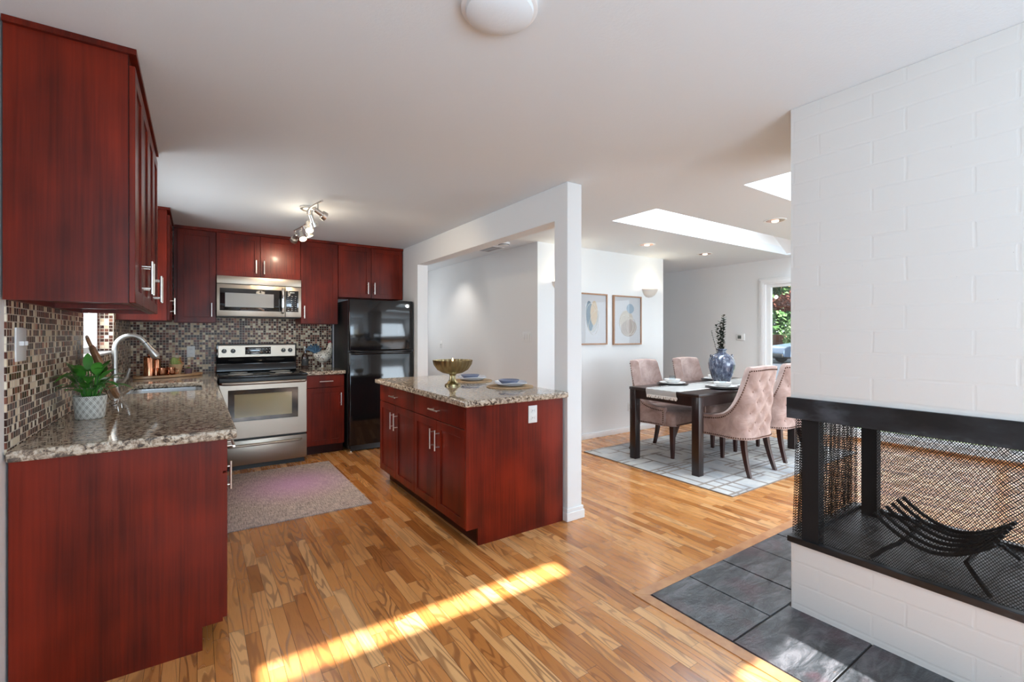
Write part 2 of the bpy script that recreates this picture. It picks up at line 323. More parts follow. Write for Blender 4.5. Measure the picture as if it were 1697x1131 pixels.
def cells(bm, xs, ys, z0, z1, keep, ax='z'):
    """solid slab over the grid cells where keep(i,j); ax = the thickness axis"""
    def mp(u, v, w_): return {'z': (u, v, w_), 'y': (u, w_, v), 'x': (w_, u, v)}[ax]
    vs = {}
    def V(i, j, k):
        if (i, j, k) not in vs: vs[i, j, k] = bm.verts.new(mp(xs[i], ys[j], (z0, z1)[k]))
        return vs[i, j, k]
    nx, ny = len(xs)-1, len(ys)-1; K = lambda i, j: 0 <= i < nx and 0 <= j < ny and keep(i, j)
    for i in range(nx):
        for j in range(ny):
            if not K(i, j): continue
            bm.faces.new((V(i, j, 1), V(i+1, j, 1), V(i+1, j+1, 1), V(i, j+1, 1))); bm.faces.new((V(i, j, 0), V(i, j+1, 0), V(i+1, j+1, 0), V(i+1, j, 0)))
            if not K(i-1, j): bm.faces.new((V(i, j, 0), V(i, j, 1), V(i, j+1, 1), V(i, j+1, 0)))
            if not K(i+1, j): bm.faces.new((V(i+1, j, 0), V(i+1, j+1, 0), V(i+1, j+1, 1), V(i+1, j, 1)))
            if not K(i, j-1): bm.faces.new((V(i, j, 0), V(i+1, j, 0), V(i+1, j, 1), V(i, j, 1)))
            if not K(i, j+1): bm.faces.new((V(i, j+1, 0), V(i, j+1, 1), V(i+1, j+1, 1), V(i+1, j+1, 0)))
    bmesh.ops.recalc_face_normals(bm, faces=bm.faces); return bm
def prism(bm, poly, ax, a, b):
    """poly = 2-D outline, extruded along axis ax from a to b"""
    mp = {'z': lambda u, v, w_: (u, v, w_), 'y': lambda u, v, w_: (u, w_, v), 'x': lambda u, v, w_: (w_, u, v)}[ax]
    A = [bm.verts.new(mp(u, v, a)) for u, v in poly]; B = [bm.verts.new(mp(u, v, b)) for u, v in poly]; n = len(poly)
    fs = [bm.faces.new(A), bm.faces.new(B[::-1])]+[bm.faces.new((A[i], B[i], B[(i+1) % n], A[(i+1) % n])) for i in range(n)]
    bmesh.ops.recalc_face_normals(bm, faces=fs); return bm
def wpos(o):
    v = Vector((0, 0, 0))
    while o: v += o.location; o = o.parent
    return v
def obj(name, bm, mat, parent=None, world=True, smooth=None, loc=None, bev=0, seg=2, kind=None, label=None, sub=0):
    """link a mesh object; world=True: vertices were given in world space and are shifted into the parent's frame"""
    off = Vector((0, 0, 0))
    if parent is not None and world: off = wpos(parent)
    if loc is not None: off = off+Vector(loc) if (parent is not None and not world) else Vector(loc)
    if world: bmesh.ops.translate(bm, verts=bm.verts, vec=-off)
    me = bpy.data.meshes.new(name)
    bmesh.ops.recalc_face_normals(bm, faces=bm.faces) if name not in ('foliage',) else None
    bm.to_mesh(me); bm.free()
    me.materials.append(M[mat] if isinstance(mat, str) else mat)
    o = bpy.data.objects.new(name, me); C.objects.link(o)
    if parent is not None: o.parent = parent
    elif loc is not None: o.location = loc
    if smooth is None: smooth = True
    if smooth:
        for p in me.polygons: p.use_smooth = True
        try: me.set_sharp_from_angle(angle=math.radians(38))
        except Exception: pass
    if bev:
        m = o.modifiers.new('b', 'BEVEL'); m.width = bev; m.segments = seg; m.limit_method = 'ANGLE'; m.angle_limit = math.radians(40); m.harden_normals = False
    if sub: m = o.modifiers.new('s', 'SUBSURF'); m.levels = m.render_levels = sub
    if kind: o['kind'] = kind
    if label: o['label'] = label
    return o
def tag(o, label, cat, group=None):
    o['label'] = label; o['category'] = cat
    if group: o['group'] = group
    return o
def thing(name, label, cat, loc=(0, 0, 0), rz=0, group=None):
    o = bpy.data.objects.new(name, None); C.objects.link(o); o.location = loc; o.rotation_euler = (0, 0, rz); o.empty_display_size = .1
    return tag(o, label, cat, group)
def struct(name, bm, mat, **k): return obj(name, bm, mat, kind='structure', **k)
def dup(root, loc, rz, label, group=None):
    def cp(o, par):
        c = o.copy(); C.objects.link(c)
        if par: c.parent = par
        for ch in [q for q in o.children]: cp(ch, c)
        return c
    r = cp(root, None); r.location = loc; r.rotation_euler = (0, 0, rz); r['label'] = label
    if group: r['group'] = group
    return r

# ------------------------------------------------------------ room shell
H = 2.396; XW = -.552; YB = 5.96; XP = 2.156; XQ = 2.29; XE = 6.85
struct('floor', box(BM(), -.7, 7.0, -2.7, 7.7, -.05, 0), 'oak')
bm = BM(); xs = [-.7, 3.26, 6.62, 7.0]; ys = [-2.7, 1.30, 1.82, 2.585, 3.10, 7.7]
cells(bm, xs, ys, H, H+.10, lambda i, j: not (i == 1 and j in (1, 3))); struct('ceiling', bm, 'ceiling')
for k, (y0, y1) in enumerate(((1.30, 1.82), (2.585, 3.10))):
    bm = BM(); X0, X1 = 3.26, 6.62; t = .03
    cells(bm, [X0-t, X0, X1, X1+t], [y0-t, y0, y1, y1+t], H+.10, 3.15, lambda i, j: not (i == 1 and j == 1)); struct('ceiling_skylight_shaft', bm, 'trim')
    struct('ceiling_skylight_slope', prism(BM(), [(5.35, 3.15), (6.62, H+.02), (6.62, H+.06), (5.39, 3.15)], 'y', y0, y1), 'trim'); X1 = 5.35
    f = cells(BM(), [X0, X0+.04, X1-.04, X1], [y0, y0+.04, y1-.04, y1], 3.10, 3.14, lambda i, j: not (i == 1 and j == 1)); o = struct('window_%d' % (k+6), f, 'trim')
    obj('pane', box(BM(), X0+.04, X1-.04, y0+.04, y1-.04, 3.115, 3.121), 'glass', o)
# left wall with the window over the sink
bm = BM(); cells(bm, [-2.7, 3.62, 4.80, 6.1], [0, 1.17, 2.0, H], XW-.14, XW, lambda i, j: not (i == 1 and j == 1), 'x'); struct('wall_left', bm, 'wall')
bm = BM(); cells(bm, [2.31, 3.62, 4.80, YB], [.90, 1.17, 1.50], XW, XW+.006, lambda i, j: not (i == 1 and j == 1), 'x'); struct('wall_tile_left', bm, 'mosaic_side')
bm = BM(); box(bm, XW-.10, XW+.006, 4.794, 4.80, 1.19, 1.50); struct('wall_tile_reveal', bm, 'mosaic')
bm = BM(); box(bm, XW-.13, XW+.012, 3.62, 4.80, 1.170, 1.185, .003); struct('trim_sill', bm, 'trim')
o = struct('window_1', cells(BM(), [3.62, 3.66, 4.18, 4.24, 4.76, 4.80], [1.17, 1.225, 1.94, 2.0], XW-.14, XW-.09, lambda i, j: not (i in (1, 3) and j == 1), 'x'), 'trim')
obj('pane', box(BM(), XW-.118, XW-.112, 3.66, 4.76, 1.22, 1.95), 'glass', o)
struct('wall_back', box(BM(), XW-.14, XQ, YB, YB+.12, 0, H), 'wall')
struct('wall_tile_back', box(BM(), XW+.006, 1.365, YB-.006, YB, .90, 1.62), 'mosaic')
struct('trim_tile_end', box(BM(), 1.365, 1.377, YB-.010, YB, .90, 1.50), 'iron')
# kitchen divider: column, header and the far stub are one wall
bm = BM(); cells(bm, [2.475, 2.62, 5.16, YB], [0, 2.143, H], XP, XQ, lambda i, j: not (i == 1 and j == 0), 'x'); struct('wall_kitchen_divider', bm, 'wall', bev=.004)
bm = BM()
for e, z0, z1 in ((.016, 0, .062), (.010, .062, .088)): cells(bm, [XP-e, XP, XQ, XQ+e], [2.475-e, 2.475, 2.62, 2.62+e], z0, z1, lambda i, j: not (i == 1 and j == 1))
struct('baseboard_column', bm, 'trim', bev=.003)
# hall and dining walls
struct('wall_dining', box(BM(), 3.27, 5.54, 4.28, 7.6, 0, H), 'wall')
o = struct('window_8', cells(BM(), [2.35, 2.39, 3.05, 3.09], [1.03, 1.07, 2.13, 2.17], 7.47, 7.50, lambda i, j: not (i == 1 and j == 1), 'y'), 'trim')  # empty frame added round the hall fill lamp, no opening in the wall
struct('wall_hall_end', box(BM(), XP, 3.27, 7.5, 7.6, 0, H), 'wall')
struct('wall_hall_left', box(BM(), XP, XQ, YB+.12, 7.5, 0, H), 'wall')
struct('wall_entry', box(BM(), 5.54, XE, 6.3, 6.4, 0, H), 'wall')
def baseboard(name, x0, x1, y0, y1):
    bm = BM(); box(bm, x0, x1, y0, y1, 0, .07, .003); return struct(name, bm, 'trim')
baseboard('baseboard_dining', 3.255, 5.555, 4.265, 4.28); baseboard('baseboard_hall', 3.255, 3.27, 4.28, 7.5); baseboard('baseboard_recess', 5.54, 5.555, 4.28, 6.3)
# east wall: glazed door and sliding panels
bm = BM(); cells(bm, [-2.7, -1.6, 2.46, 2.62, 3.50, 6.4], [0, .03, 2.04, H], XE, XE+.14, lambda i, j: not (i in (1, 3) and j == 1), 'x'); struct('wall_east', bm, 'wall')
bm = BM(); cells(bm, [2.54, 2.62, 3.50, 3.59], [0, 2.04, 2.13], XE-.02, XE, lambda i, j: not (i == 1 and j == 0), 'x'); struct('trim_door_casing', bm, 'trim', bev=.004)
bm = BM(); cells(bm, [2.57, 2.60, 3.52, 3.555], [0, 2.06, 2.10], XE-.032, XE-.02, lambda i, j: not (i == 1 and j == 0), 'x'); struct('trim_door_casing_inner', bm, 'trim', bev=.003)
o = struct('door_1', cells(BM(), [2.62, 2.70, 3.44, 3.50], [.03, .14, 2.0, 2.04], XE+.03, XE+.08, lambda i, j: not (i == 1 and j == 1), 'x'), 'trim')
obj('pane', box(BM(), XE+.05, XE+.056, 2.70, 3.44, .14, 2.0), 'glass', o)
for k, (a, b) in enumerate(((1.1, 2.46), (-.25, 1.1), (-1.6, -.25))):
    o = struct('window_%d' % (k+2), cells(BM(), [a, a+.045, b-.045, b], [.03, .09, 1.98, 2.04], XE+.03, XE+.08, lambda i, j: not (i == 1 and j == 1), 'x'), 'trim')
    obj('pane', box(BM(), XE+.05, XE+.056, a+.045, b-.045, .09, 1.98), 'glass', o)
struct('trim_threshold', box(BM(), XE-.06, XE, -1.6, 2.46, 0, .028, .004), 'oak_border')
# wall behind the camera with openings and a slit added to shape the sun patches on the floor
bm = BM(); cells(bm, [-.7, -.25, .10, 1.36, 1.62, 2.05, 3.2, 6.2, 7.0], [0, .25, 1.68, 2.070, 2.185, H], -2.62, -2.5,
                 lambda i, j: not ((i in (1, 2, 3, 4) and j == 1) or (i in (2, 3) and j == 3) or (i == 6 and j == 1)), 'y'); struct('wall_south', bm, 'wall')
struct('sun_block_living', box(BM(), 3.2, 6.2, -2.64, -2.625, .25, 1.68), 'trim')  # added unseen panel, keeps direct sun off the living room floor
struct('sun_block_south', box(BM(), -.25, 1.62, -2.64, -2.625, .25, 1.68), 'trim')  # added unseen panel, leaves only a narrow gap for the sun patch

# fireplace hearth floor
bm = BM(); box(bm, 1.885, 3.60, -1.2, 1.535, 0, .004); struct('floor_hearth_bed', bm, 'grout')
tiles = []
xx = 1.889
for b in (2.20, 2.515, 2.83, 3.14, 3.45, 3.60): tiles.append((xx, b-.004, 1.104, 1.531)); xx = b+.004
yy = 1.096
for b in (.76, .43, .10, -.23, -.56, -.9, -1.2): tiles.append((1.889, 2.36, b+.004, yy)); yy = b-.004
yy = 1.096
for b in (.76, .43, .10, -.23, -.56, -.9, -1.2): tiles.append((3.12, 3.60, b+.004, yy)); yy = b-.004
bm = BM()
for t in tiles: box(bm, *t, .002, .010+random.uniform(-.001, .001), .0015, 1)
struct('floor_slate_tiles', bm, 'slate')
bm = BM(); prism(bm, [(1.825, -1.2), (1.885, -1.2), (1.885, 1.535), (1.825, 1.595)], 'z', 0, .004); struct('trim_hearth_left', bm, 'oak_border')
bm = BM(); prism(bm, [(1.825, 1.597), (1.885, 1.537), (3.6, 1.537), (3.6, 1.597)], 'z', 0, .004); struct('trim_hearth_far', bm, 'oak_border')

# ------------------------------------------------------------ fireplace
XF0, XF1, YF = 2.356, 3.12, 1.084
fp = thing('fireplace', 'white painted brick see-through fireplace with black mesh screens on slate hearth', 'fireplace', (2.74, 0, .0))
obj('chimney_breast', box(BM(), XF0, XF1, -1.2, YF, 1.016, H-.001), 'brick', fp, label='white painted brick chimney mass above the firebox')
obj('brick_base', box(BM(), XF0, XF1, -1.2, YF, .003, .330), 'brick', fp, bev=.004, label='low white brick base')
obj('brick_end', box(BM(), XF0, XF1, -1.2, -.75, .330, 1.016), 'brick', fp)
bm = BM(); box(bm, XF0-.004, XF1+.004, -.75, YF+.004, .322, .334); obj('firebox_floor', bm, 'soot', fp)
bm = BM(); cells(bm, [XF0-.012, XF0+.03, XF1-.03, XF1+.012], [-.75, -.72, YF-.03, YF+.012], .326, .353, lambda i, j: not (i == 1 and j == 1)); obj('ledge_angle', bm, 'iron', fp, bev=.002)
bm = BM(); cells(bm, [XF0-.014, XF0+.012, XF1-.012, XF1+.014], [-.75, -.73, YF-.012, YF+.014], .918, 1.016, lambda i, j: not (i == 1 and j == 1)); box(bm, XF0, XF1, -.75, YF, 1.002, 1.015); obj('lintel', bm, 'iron', fp, bev=.002, label='black steel lintel band')
for (x, y) in ((2.385, 1.0), (3.035, .985), (2.385, -.68), (3.035, -.68)):
    obj('corner_post', box(BM(), x-.028, x+.028, y-.035, y+.035, .334, .99), 'iron_rough', fp)
def curtain(p0, p1, nrm, z0, z1, pleats, amp, bunch=0):
    bm = BM(); n = 220; rows = 8; p0 = Vector(p0); p1 = Vector(p1); nrm = Vector(nrm); g = []
    for j in range(rows+1):
        t = j/rows; z = z1+(z0-z1)*t; r = []
        for i in range(n+1):
            s = i/n; ph = s*pleats*2*PI; a = amp*(.35+.65*t)*(math.sin(ph)+.4*math.sin(ph*2.3+1))
            q = p0+(p1-p0)*s+nrm*(a+.01*t); r.append(bm.verts.new((q.x, q.y, z)))
        g.append(r)
    for a, b in zip(g, g[1:]):
        for i in range(n): bm.faces.new((a[i], a[i+1], b[i+1], b[i]))
    return bm
obj('screen_curtain', curtain((2.372, 1.07, 0), (2.372, -.72, 0), (-1, 0, 0), .356, .99, 9, .004), 'mesh', fp, label='fine black wire mesh curtain')
obj('screen_curtain', curtain((2.39, 1.072, 0), (3.09, 1.072, 0), (0, 1, 0), .356, .99, 13, .016), 'mesh', fp, label='pleated black wire mesh curtain at the fireplace end')
obj('screen_curtain', curtain((3.10, 1.05, 0), (3.10, -.72, 0), (1, 0, 0), .356, .99, 9, .006), 'mesh', fp)
gr = thing('fireplace_grate', 'black iron log grate with curved bars inside the firebox', 'fire grate', (2.7, .52, .334))
Y0, Y1 = .80, .42
for k in range(6):
    x = 2.50+k*.072; pts = []
    for i in range(15):
        t = i/14; y = Y0+(Y1-Y0)*t; z = .415+.105*abs(2*t-1)**1.8
        pts.append((x+.012*math.sin(t*3), y, z))
    obj('bar', tube(BM(), pts, .0085, 8), 'iron_rough', gr)
for y, yf in ((.71, .79), (.50, .42)):
    bm = BM(); tube(bm, [(2.43, yf, .345), (2.46, y+(yf-y)*.4, .395), (2.50, y, .418), (2.68, y, .42), (2.87, y, .418), (2.91, y+(yf-y)*.4, .395), (2.94, yf, .345)], .009, 8); obj('cross_leg', bm, 'iron_rough', gr)

# ------------------------------------------------------------ cabinets
def xf(bm, mtx): bmesh.ops.transform(bm, matrix=mtx, verts=bm.verts); return bm
FR = {'S': Matrix.Identity(4), 'E': Matrix.Rotation(PI/2, 4, 'Z'), 'W': Matrix.Rotation(-PI/2, 4, 'Z')}
def place(face, origin): return Matrix.Translation(origin) @ FR[face]
def door_bm(w, h, rail=.055, t=.019):
    bm = BM(); cells(bm, [0, rail, w-rail, w], [0, rail, h-rail, h], -t, 0, lambda i, j: not (i == 1 and j == 1), 'y'); box(bm, rail-.002, w-rail+.002, -t+.008, -.002, rail-.002, h-rail+.002)
    return bm
def pull_bm(cx, cz, L, vert=True, y=-.019):
    bm = BM(); o = -.034
    if vert:
        cyl(bm, (cx, y+o, cz-L/2), (cx, y+o, cz+L/2), .006, n=12)
        for s in (-1, 1): cyl(bm, (cx, y, cz+s*L*.33), (cx, y+o, cz+s*L*.33), .0045, n=10)
    else:
        cyl(bm, (cx-L/2, y+o, cz), (cx+L/2, y+o, cz), .006, n=12)
        for s in (-1, 1): cyl(bm, (cx+s*L*.33, y, cz), (cx+s*L*.33, y+o, cz), .0045, n=10)
    return bm
def front(root, name, face, origin, w, h, pull=None, slab=False, L=.14):
    """a door or drawer front; origin = lower left corner seen from in front, on the carcass plane"""
    mt = place(face, origin); g = .0015
    bm = box(BM(), g, w-g, -.019, 0, g, h-g) if slab else xf(door_bm(w-2*g, h-2*g), Matrix.Translation((g, 0, g)))
    d = obj(name, xf(bm, mt), 'cherry', root, bev=.0018, seg=1)
    if pull: obj('handle', xf(pull_bm(pull[0], pull[1], L, pull[2]), mt), 'nickel', d)
    return d
# base run on the left wall: near end panel towards the camera
units = [(2.33, 2.80, 'drawer_door', 'cherry base cabinet nearest the camera, its plain end panel facing out'),
         (2.80, 3.88, 'doors', 'cherry base cabinet beside the near end unit in the sink run'),
         (3.88, 4.80, 'doors', 'cherry base cabinet under the stainless sink'),
         (4.80, 5.165, 'drawer_door', 'cherry base cabinet in the corner of the sink run next to the range')]
XFc = .088
for (a, b, kind, lab) in units:
    r = thing('base_cabinet', lab, 'cabinet', ((XW+XFc)/2, (a+b)/2, 0), group='base cabinets along the sink wall')
    e = .006 if a > 2.4 else 0
    bm = BM(); cells(bm, [a, a+.018, b-.018, b], [.098, .116, .855, .873], XW+.008, XFc, lambda i, j: True, 'x')
    if 3.8 < a < 4: bm.free(); bm = BM(); cells(bm, [a, a+.018, b-.018, b], [.098, .116, .855, .873], XW+.03, XFc, lambda i, j: i != 1 or j == 0, 'x'); box(bm, XW+.008, XW+.03, a, b, .098, .873)
    body = obj('body', bm, 'cherry', r)
    if a < 2.4:
        obj('end_panel', prism(BM(), [(XW+.008, .0), (.018, 0), (.018, .098), (XFc+.002, .098), (XFc+.002, .873), (XW+.008, .873)], 'y', a-.012, a), 'cherry', r)
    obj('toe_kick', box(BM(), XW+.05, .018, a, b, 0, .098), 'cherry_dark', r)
    w = b-a
    if kind == 'drawer_door':
        front(r, 'drawer', 'E', (XFc, a, .73), w, .138, (w/2, .07, False), True)
        front(r, 'door', 'E', (XFc, a, .105), w, .62, (w-.05 if a > 3 else w-.06, .50, True))
    else:
        front(r, 'drawer', 'E', (XFc, a, .73), w/2, .138, (w/4, .07, False), True); front(r, 'drawer', 'E', (XFc, a+w/2, .73), w/2, .138, (w/4, .07, False), True)
        front(r, 'door', 'E', (XFc, a, .105), w/2, .62, (w/2-.04, .50, True)); front(r, 'door', 'E', (XFc, a+w/2, .105), w/2, .62, (.04, .50, True))
# blind corner behind the range
r = thing('base_cabinet', 'cherry corner base cabinet hidden between the range and the left wall', 'cabinet', (-.2, 5.55, 0))
obj('body', box(BM(), XW+.008, .155, 5.17, YB-.008, .0, .873), 'cherry', r)
# sink worktop
bm = BM(); SX0, SX1, SY0, SY1 = -.405, .03, 4.03, 4.755
cells(bm, [XW+.007, SX0, SX1, .14, .158], [2.285, SY0, SY1, 5.175, YB-.008], .874, .915, lambda i, j: not (i == 1 and j == 1) and not (i == 3 and j < 3))
ct = obj('countertop', bm, 'granite', bev=.011, seg=3); tag(ct, 'long polished granite countertop of the sink run along the left wall', 'countertop')
# sink basin
sk = thing('kitchen_sink', 'undermounted stainless steel sink set in the granite counter', 'sink', ((SX0+SX1)/2, (SY0+SY1)/2, .70))
bm = BM(); x0, x1, y0, y1 = SX0-.008, SX1+.008, SY0-.008, SY1+.008; t = .006
def rr(x0, x1, y0, y1, r, z, n=6):
    pts = []
    for cx, cy, a0 in ((x1-r, y1-r, 0), (x0+r, y1-r, PI/2), (x0+r, y0+r, PI), (x1-r, y0+r, 1.5*PI)):
        for i in range(n+1): a = a0+PI/2*i/n; pts.append((cx+r*math.cos(a), cy+r*math.sin(a), z))
    return pts
def loft(bm, loops, cap0=False, cap1=False, closed=True):
    L = [[bm.verts.new(p) for p in l] for l in loops]
    for a, b in zip(L, L[1:]):
        n = len(a)
        for i in range(n if closed else n-1): bm.faces.new((a[i], a[(i+1) % n], b[(i+1) % n], b[i]))
    if cap0: bm.faces.new(L[0][::-1])
    if cap1: bm.faces.new(L[-1])
    return bm
loft(bm, [rr(x0-.012, x1+.012, y0-.012, y1+.012, .05, .8725), rr(x0+.002, x1-.002, y0+.002, y1-.002, .05, .8725), rr(x0+.01, x1-.01, y0+.01, y1-.01, .05, .74), rr(x0+.04, x1-.04, y0+.04, y1-.04, .06, .715)], cap1=True)
obj('basin', bm, 'sink', sk); obj('drain', cyl(BM(), (-.19, 4.44, .7155), (-.19, 4.44, .719), .04), 'chrome', sk)
# faucet
fx, fy = -.475, 4.22
fc = thing('faucet', 'tall brushed nickel gooseneck pull-down faucet behind the sink', 'faucet', (fx, fy, .915))
obj('base', lathe(BM(), [(.034, 0), (.034, .008), (.027, .016), (.024, .05), (.026, .075), (.026, .10), (.020, .125), (.0, .13)], (fx, fy, .915)), 'faucet', fc)
pts = [(fx, fy, 1.03)]+[(fx, fy, 1.03+.045*i) for i in range(1, 5)]
R_ = .088; cxx = fx+R_; zc = 1.03+.18
for i in range(1, 15): a = PI-i*PI*.83/14; pts.append((cxx+R_*math.cos(a)*1.0, fy, zc+R_*math.sin(a)*1.12))
obj('spout', tube(BM(), pts, .0165, 16), 'faucet', fc)
d = (Vector(pts[-1])-Vector(pts[-2])).normalized(); p = Vector(pts[-1])
bm = BM(); tube(bm, [p, p+d*.03, p+d*.05, p+d*.115, p+d*.125], [.0175, .0185, .020, .031, .029], 20); sh = obj('spray_head', bm, 'faucet', fc)
obj('seam_ring', tube(BM(), [p+d*.002, p+d*.007], .019, 20), 'black', fc)
obj('lever', tube(BM(), [(fx+.02, fy-.01, .985), (fx+.045, fy-.02, .99), (fx+.07, fy-.03, 1.02), (fx+.085, fy-.035, 1.08)], [.019, .017, .011, .009], 12), 'faucet', fc)

# range
XR0, XR1 = .165, .945
rg = thing('range', 'stainless steel electric range with black glass cooktop between the counters', 'stove', ((XR0+XR1)/2, 5.5, 0))
YR = 5.17
obj('body', box(BM(), XR0+.01, XR1-.01, YR+.03, 5.90, .045, .90), 'black', rg)
obj('cooktop', box(BM(), XR0-.004, XR1+.004, YR-.012, 5.80, .897, .917, .006), 'black_gloss', rg, label='black glass cooktop')
bm = BM()
for (x, y, r_) in ((.36, 5.35, .11), (.36, 5.62, .08), (.75, 5.35, .08), (.75, 5.62, .10)): 
    obj('burner_ring', lathe(BM(), [(r_-.003, 0), (r_, 0), (r_, .0006), (r_-.003, .0006)], (x, y, .9172), 40), 'dial', rg)
bm = BM(); prism(bm, [(5.80, .917), (5.80, .93), (5.82, 1.0), (5.79, 1.05), (5.80, 1.215), (5.90, 1.215), (5.90, .90)], 'x', XR0, XR1); bk = obj('backguard', bm, 'black_gloss', rg, bev=.006)
bm = BM(); prism(bm, [(5.783, 1.068), (5.789, 1.200), (5.80, 1.205), (5.80, 1.065)], 'x', XR0+.014, XR1-.014); cp = obj('control_panel', bm, 'steel', bk, bev=.008, seg=3)
obj('display', box(BM(), .43, .68, 5.779, 5.79, 1.098, 1.178, .003), 'black_glass', bk)
bm = BM()
for (x, z, w_, h_) in [(.455+i*.032, z, .016, .004) for i in range(2) for z in (1.12, 1.155)]+[(.60+i*.03, z, .014, .004) for i in range(3) for z in (1.12, 1.155)]+[(.53, 1.15, .05, .012), (.535, 1.12, .02, .005)]:
    box(bm, x, x+w_, 5.7782, 5.7795, z, z+h_)
obj('display_print', bm, 'dial', bk)
for x in (.236, .318, .806, .876):
    kb = obj('knob', cyl(BM(), (x, 5.787, 1.138), (x, 5.762, 1.138), .024, .021, 24), 'black', rg, bev=.002)
    obj('pointer', box(BM(), x-.002, x+.002, 5.7595, 5.762, 1.14, 1.158), 'dial', kb)
dr = obj('oven_door', cells(BM(), [XR0+.004, .245, .855, XR1-.004], [.305, .475, .775, .875], YR, YR+.035, lambda i, j: not (i == 1 and j == 1), 'y'), 'steel', rg, bev=.004)
obj('window_surround', cells(BM(), [.243, .295, .80, .857], [.473, .510, .735, .777], YR-.001, YR+.02, lambda i, j: not (i == 1 and j == 1), 'y'), 'black_gloss', dr)
obj('window_glass', box(BM(), .29, .805, YR+.006, YR+.012, .505, .74), 'oven_glass', dr)
obj('door_top_band', box(BM(), XR0+.004, XR1-.004, YR-.002, YR+.03, .835, .893, .004), 'black', dr)
obj('handle', tube(BM(), [(XR0+.02, YR, .845), (XR0+.035, YR-.04, .845), (XR0+.08, YR-.052, .845), ((XR0+XR1)/2, YR-.056, .845), (XR1-.08, YR-.052, .845), (XR1-.035, YR-.04, .845), (XR1-.02, YR, .845)], .0155, 14), 'steel', dr)
d2 = obj('storage_drawer', box(BM(), XR0+.004, XR1-.004, YR-.002, YR+.03, .048, .288, .006), 'steel', rg)
obj('handle', tube(BM(), [(XR0+.06, YR, .243), (XR0+.08, YR-.035, .243), (XR0+.13, YR-.042, .243), ((XR0+XR1)/2, YR-.045, .243), (XR1-.13, YR-.042, .243), (XR1-.08, YR-.035, .243), (XR1-.06, YR, .243)], .011, 12), 'steel', d2)
obj('foot_rail', box(BM(), XR0+.02, XR1-.02, YR+.04, YR+.06, 0, .046), 'black', rg)

# small base cabinet right of the range
r = thing('base_cabinet', 'narrow cherry base cabinet between the range and the black refrigerator', 'cabinet', (1.17, 5.66, 0))
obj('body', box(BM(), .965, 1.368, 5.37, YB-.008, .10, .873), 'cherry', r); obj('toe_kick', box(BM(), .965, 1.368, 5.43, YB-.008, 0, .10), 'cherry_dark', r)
front(r, 'drawer', 'S', (.968, 5.37, .735), .397, .135, (.20, .068, False), True); front(r, 'door', 'S', (.968, 5.37, .105), .397, .627, (.355, .495, True))
ct = obj('countertop', box(BM(), .952, 1.378, 5.325, YB-.008, .874, .915), 'granite', bev=.011, seg=3); tag(ct, 'short granite countertop between the range and the refrigerator', 'countertop')

# island
r = thing('kitchen_island', 'cherry island cabinet beside the white column, with doors facing the sink run', 'kitchen island', (1.75, 3.31, 0))
YI0, YI1, XI = 2.507, 4.11, 1.379
obj('body', box(BM(), XI, 2.13, YI0+.012, YI1, .11, .873), 'cherry', r)
obj('end_panel', prism(BM(), [(1.445, 0), (2.135, 0), (2.135, .873), (XI-.017, .873), (XI-.017, .11), (1.445, .11)], 'y', YI0-.006, YI0+.012), 'cherry', r)
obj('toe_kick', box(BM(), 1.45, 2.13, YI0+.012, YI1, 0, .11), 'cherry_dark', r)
ym = 3.32
for (a, b) in ((YI0+.012, ym), (ym, YI1)):
    w = b-a
    front(r, 'drawer', 'W', (XI, b, .728), w, .14, (w/2+.0, .072, False), True)
    front(r, 'door', 'W', (XI, b, .113), w/2, .612, (w/2-.04, .485, True)); front(r, 'door', 'W', (XI, b-w/2, .113), w/2, .612, (.04, .485, True))
ct = obj('countertop', box(BM(), 1.328, 2.15, 2.452, 4.165, .874, .915), 'granite', bev=.011, seg=3); tag(ct, 'granite countertop of the island holding the brass bowl', 'countertop')

# upper cabinets on the left wall
def upper(lab, face, x0, x1, y0, y1, z0, z1, doors, grp):
    r = thing('wall_cabinet', lab, 'cabinet', ((x0+x1)/2, (y0+y1)/2, z0), group=grp)
    bm = BM()
    if face == 'E':
        box(bm, x0, x1, y0, y1, z0+.02, z1); cells(bm, [x0, x0+.02, x1-.02, x1], [y0, y0+.018, y1-.018, y1], z0, z0+.02, lambda i, j: not (i == 1 and j == 1))
    else:
        box(bm, x0, x1, y0, y1, z0+.02, z1); cells(bm, [x0, x0+.018, x1-.018, x1], [y0, y0+.02, y1-.02, y1], z0, z0+.02, lambda i, j: not (i == 1 and j == 1))
    obj('body', bm, 'cherry', r)
    for (a, b, px, pz) in doors:
        if face == 'E': front(r, 'door', 'E', (x1, a, z0), b-a, z1-z0-.035, (px, pz, True))
        else: front(r, 'door', 'S', (a, y0, z0), b-a, z1-z0-.0, (px, pz, True))
    return r
zt, zb = H-.022, 1.436
gU = 'cherry wall cabinets over the counters'
up1 = upper('tall cherry wall cabinet nearest the camera, its plain end panel facing out', 'E', XW+.008, -.214, 2.262, 2.86, zb, zt, [(2.262, 2.56, .258, .125), (2.56, 2.86, .04, .125)], gU)
obj('face_strip', box(BM(), -.216, -.2135, 2.258, 2.262, zb, zt), 'cherry_dark', up1)
upper('tall cherry wall cabinet ending just before the sink window', 'E', XW+.008, -.214, 2.86, 3.46, zb, zt, [(2.86, 3.16, .26, .125), (3.16, 3.46, .04, .125)], gU)
upper('tall cherry wall cabinet in the corner beyond the sink window', 'E', XW+.008, -.214, 4.90, 5.60, zb, zt, [(4.92, 5.44, .04+.0, .125)], gU)
YU = 5.63
ur = upper('tall cherry wall cabinet left of the microwave, one door', 'S', -.19, .158, YU, YB-.008, zb, zt-.01, [(-.165, .158, .285, .13)], gU)
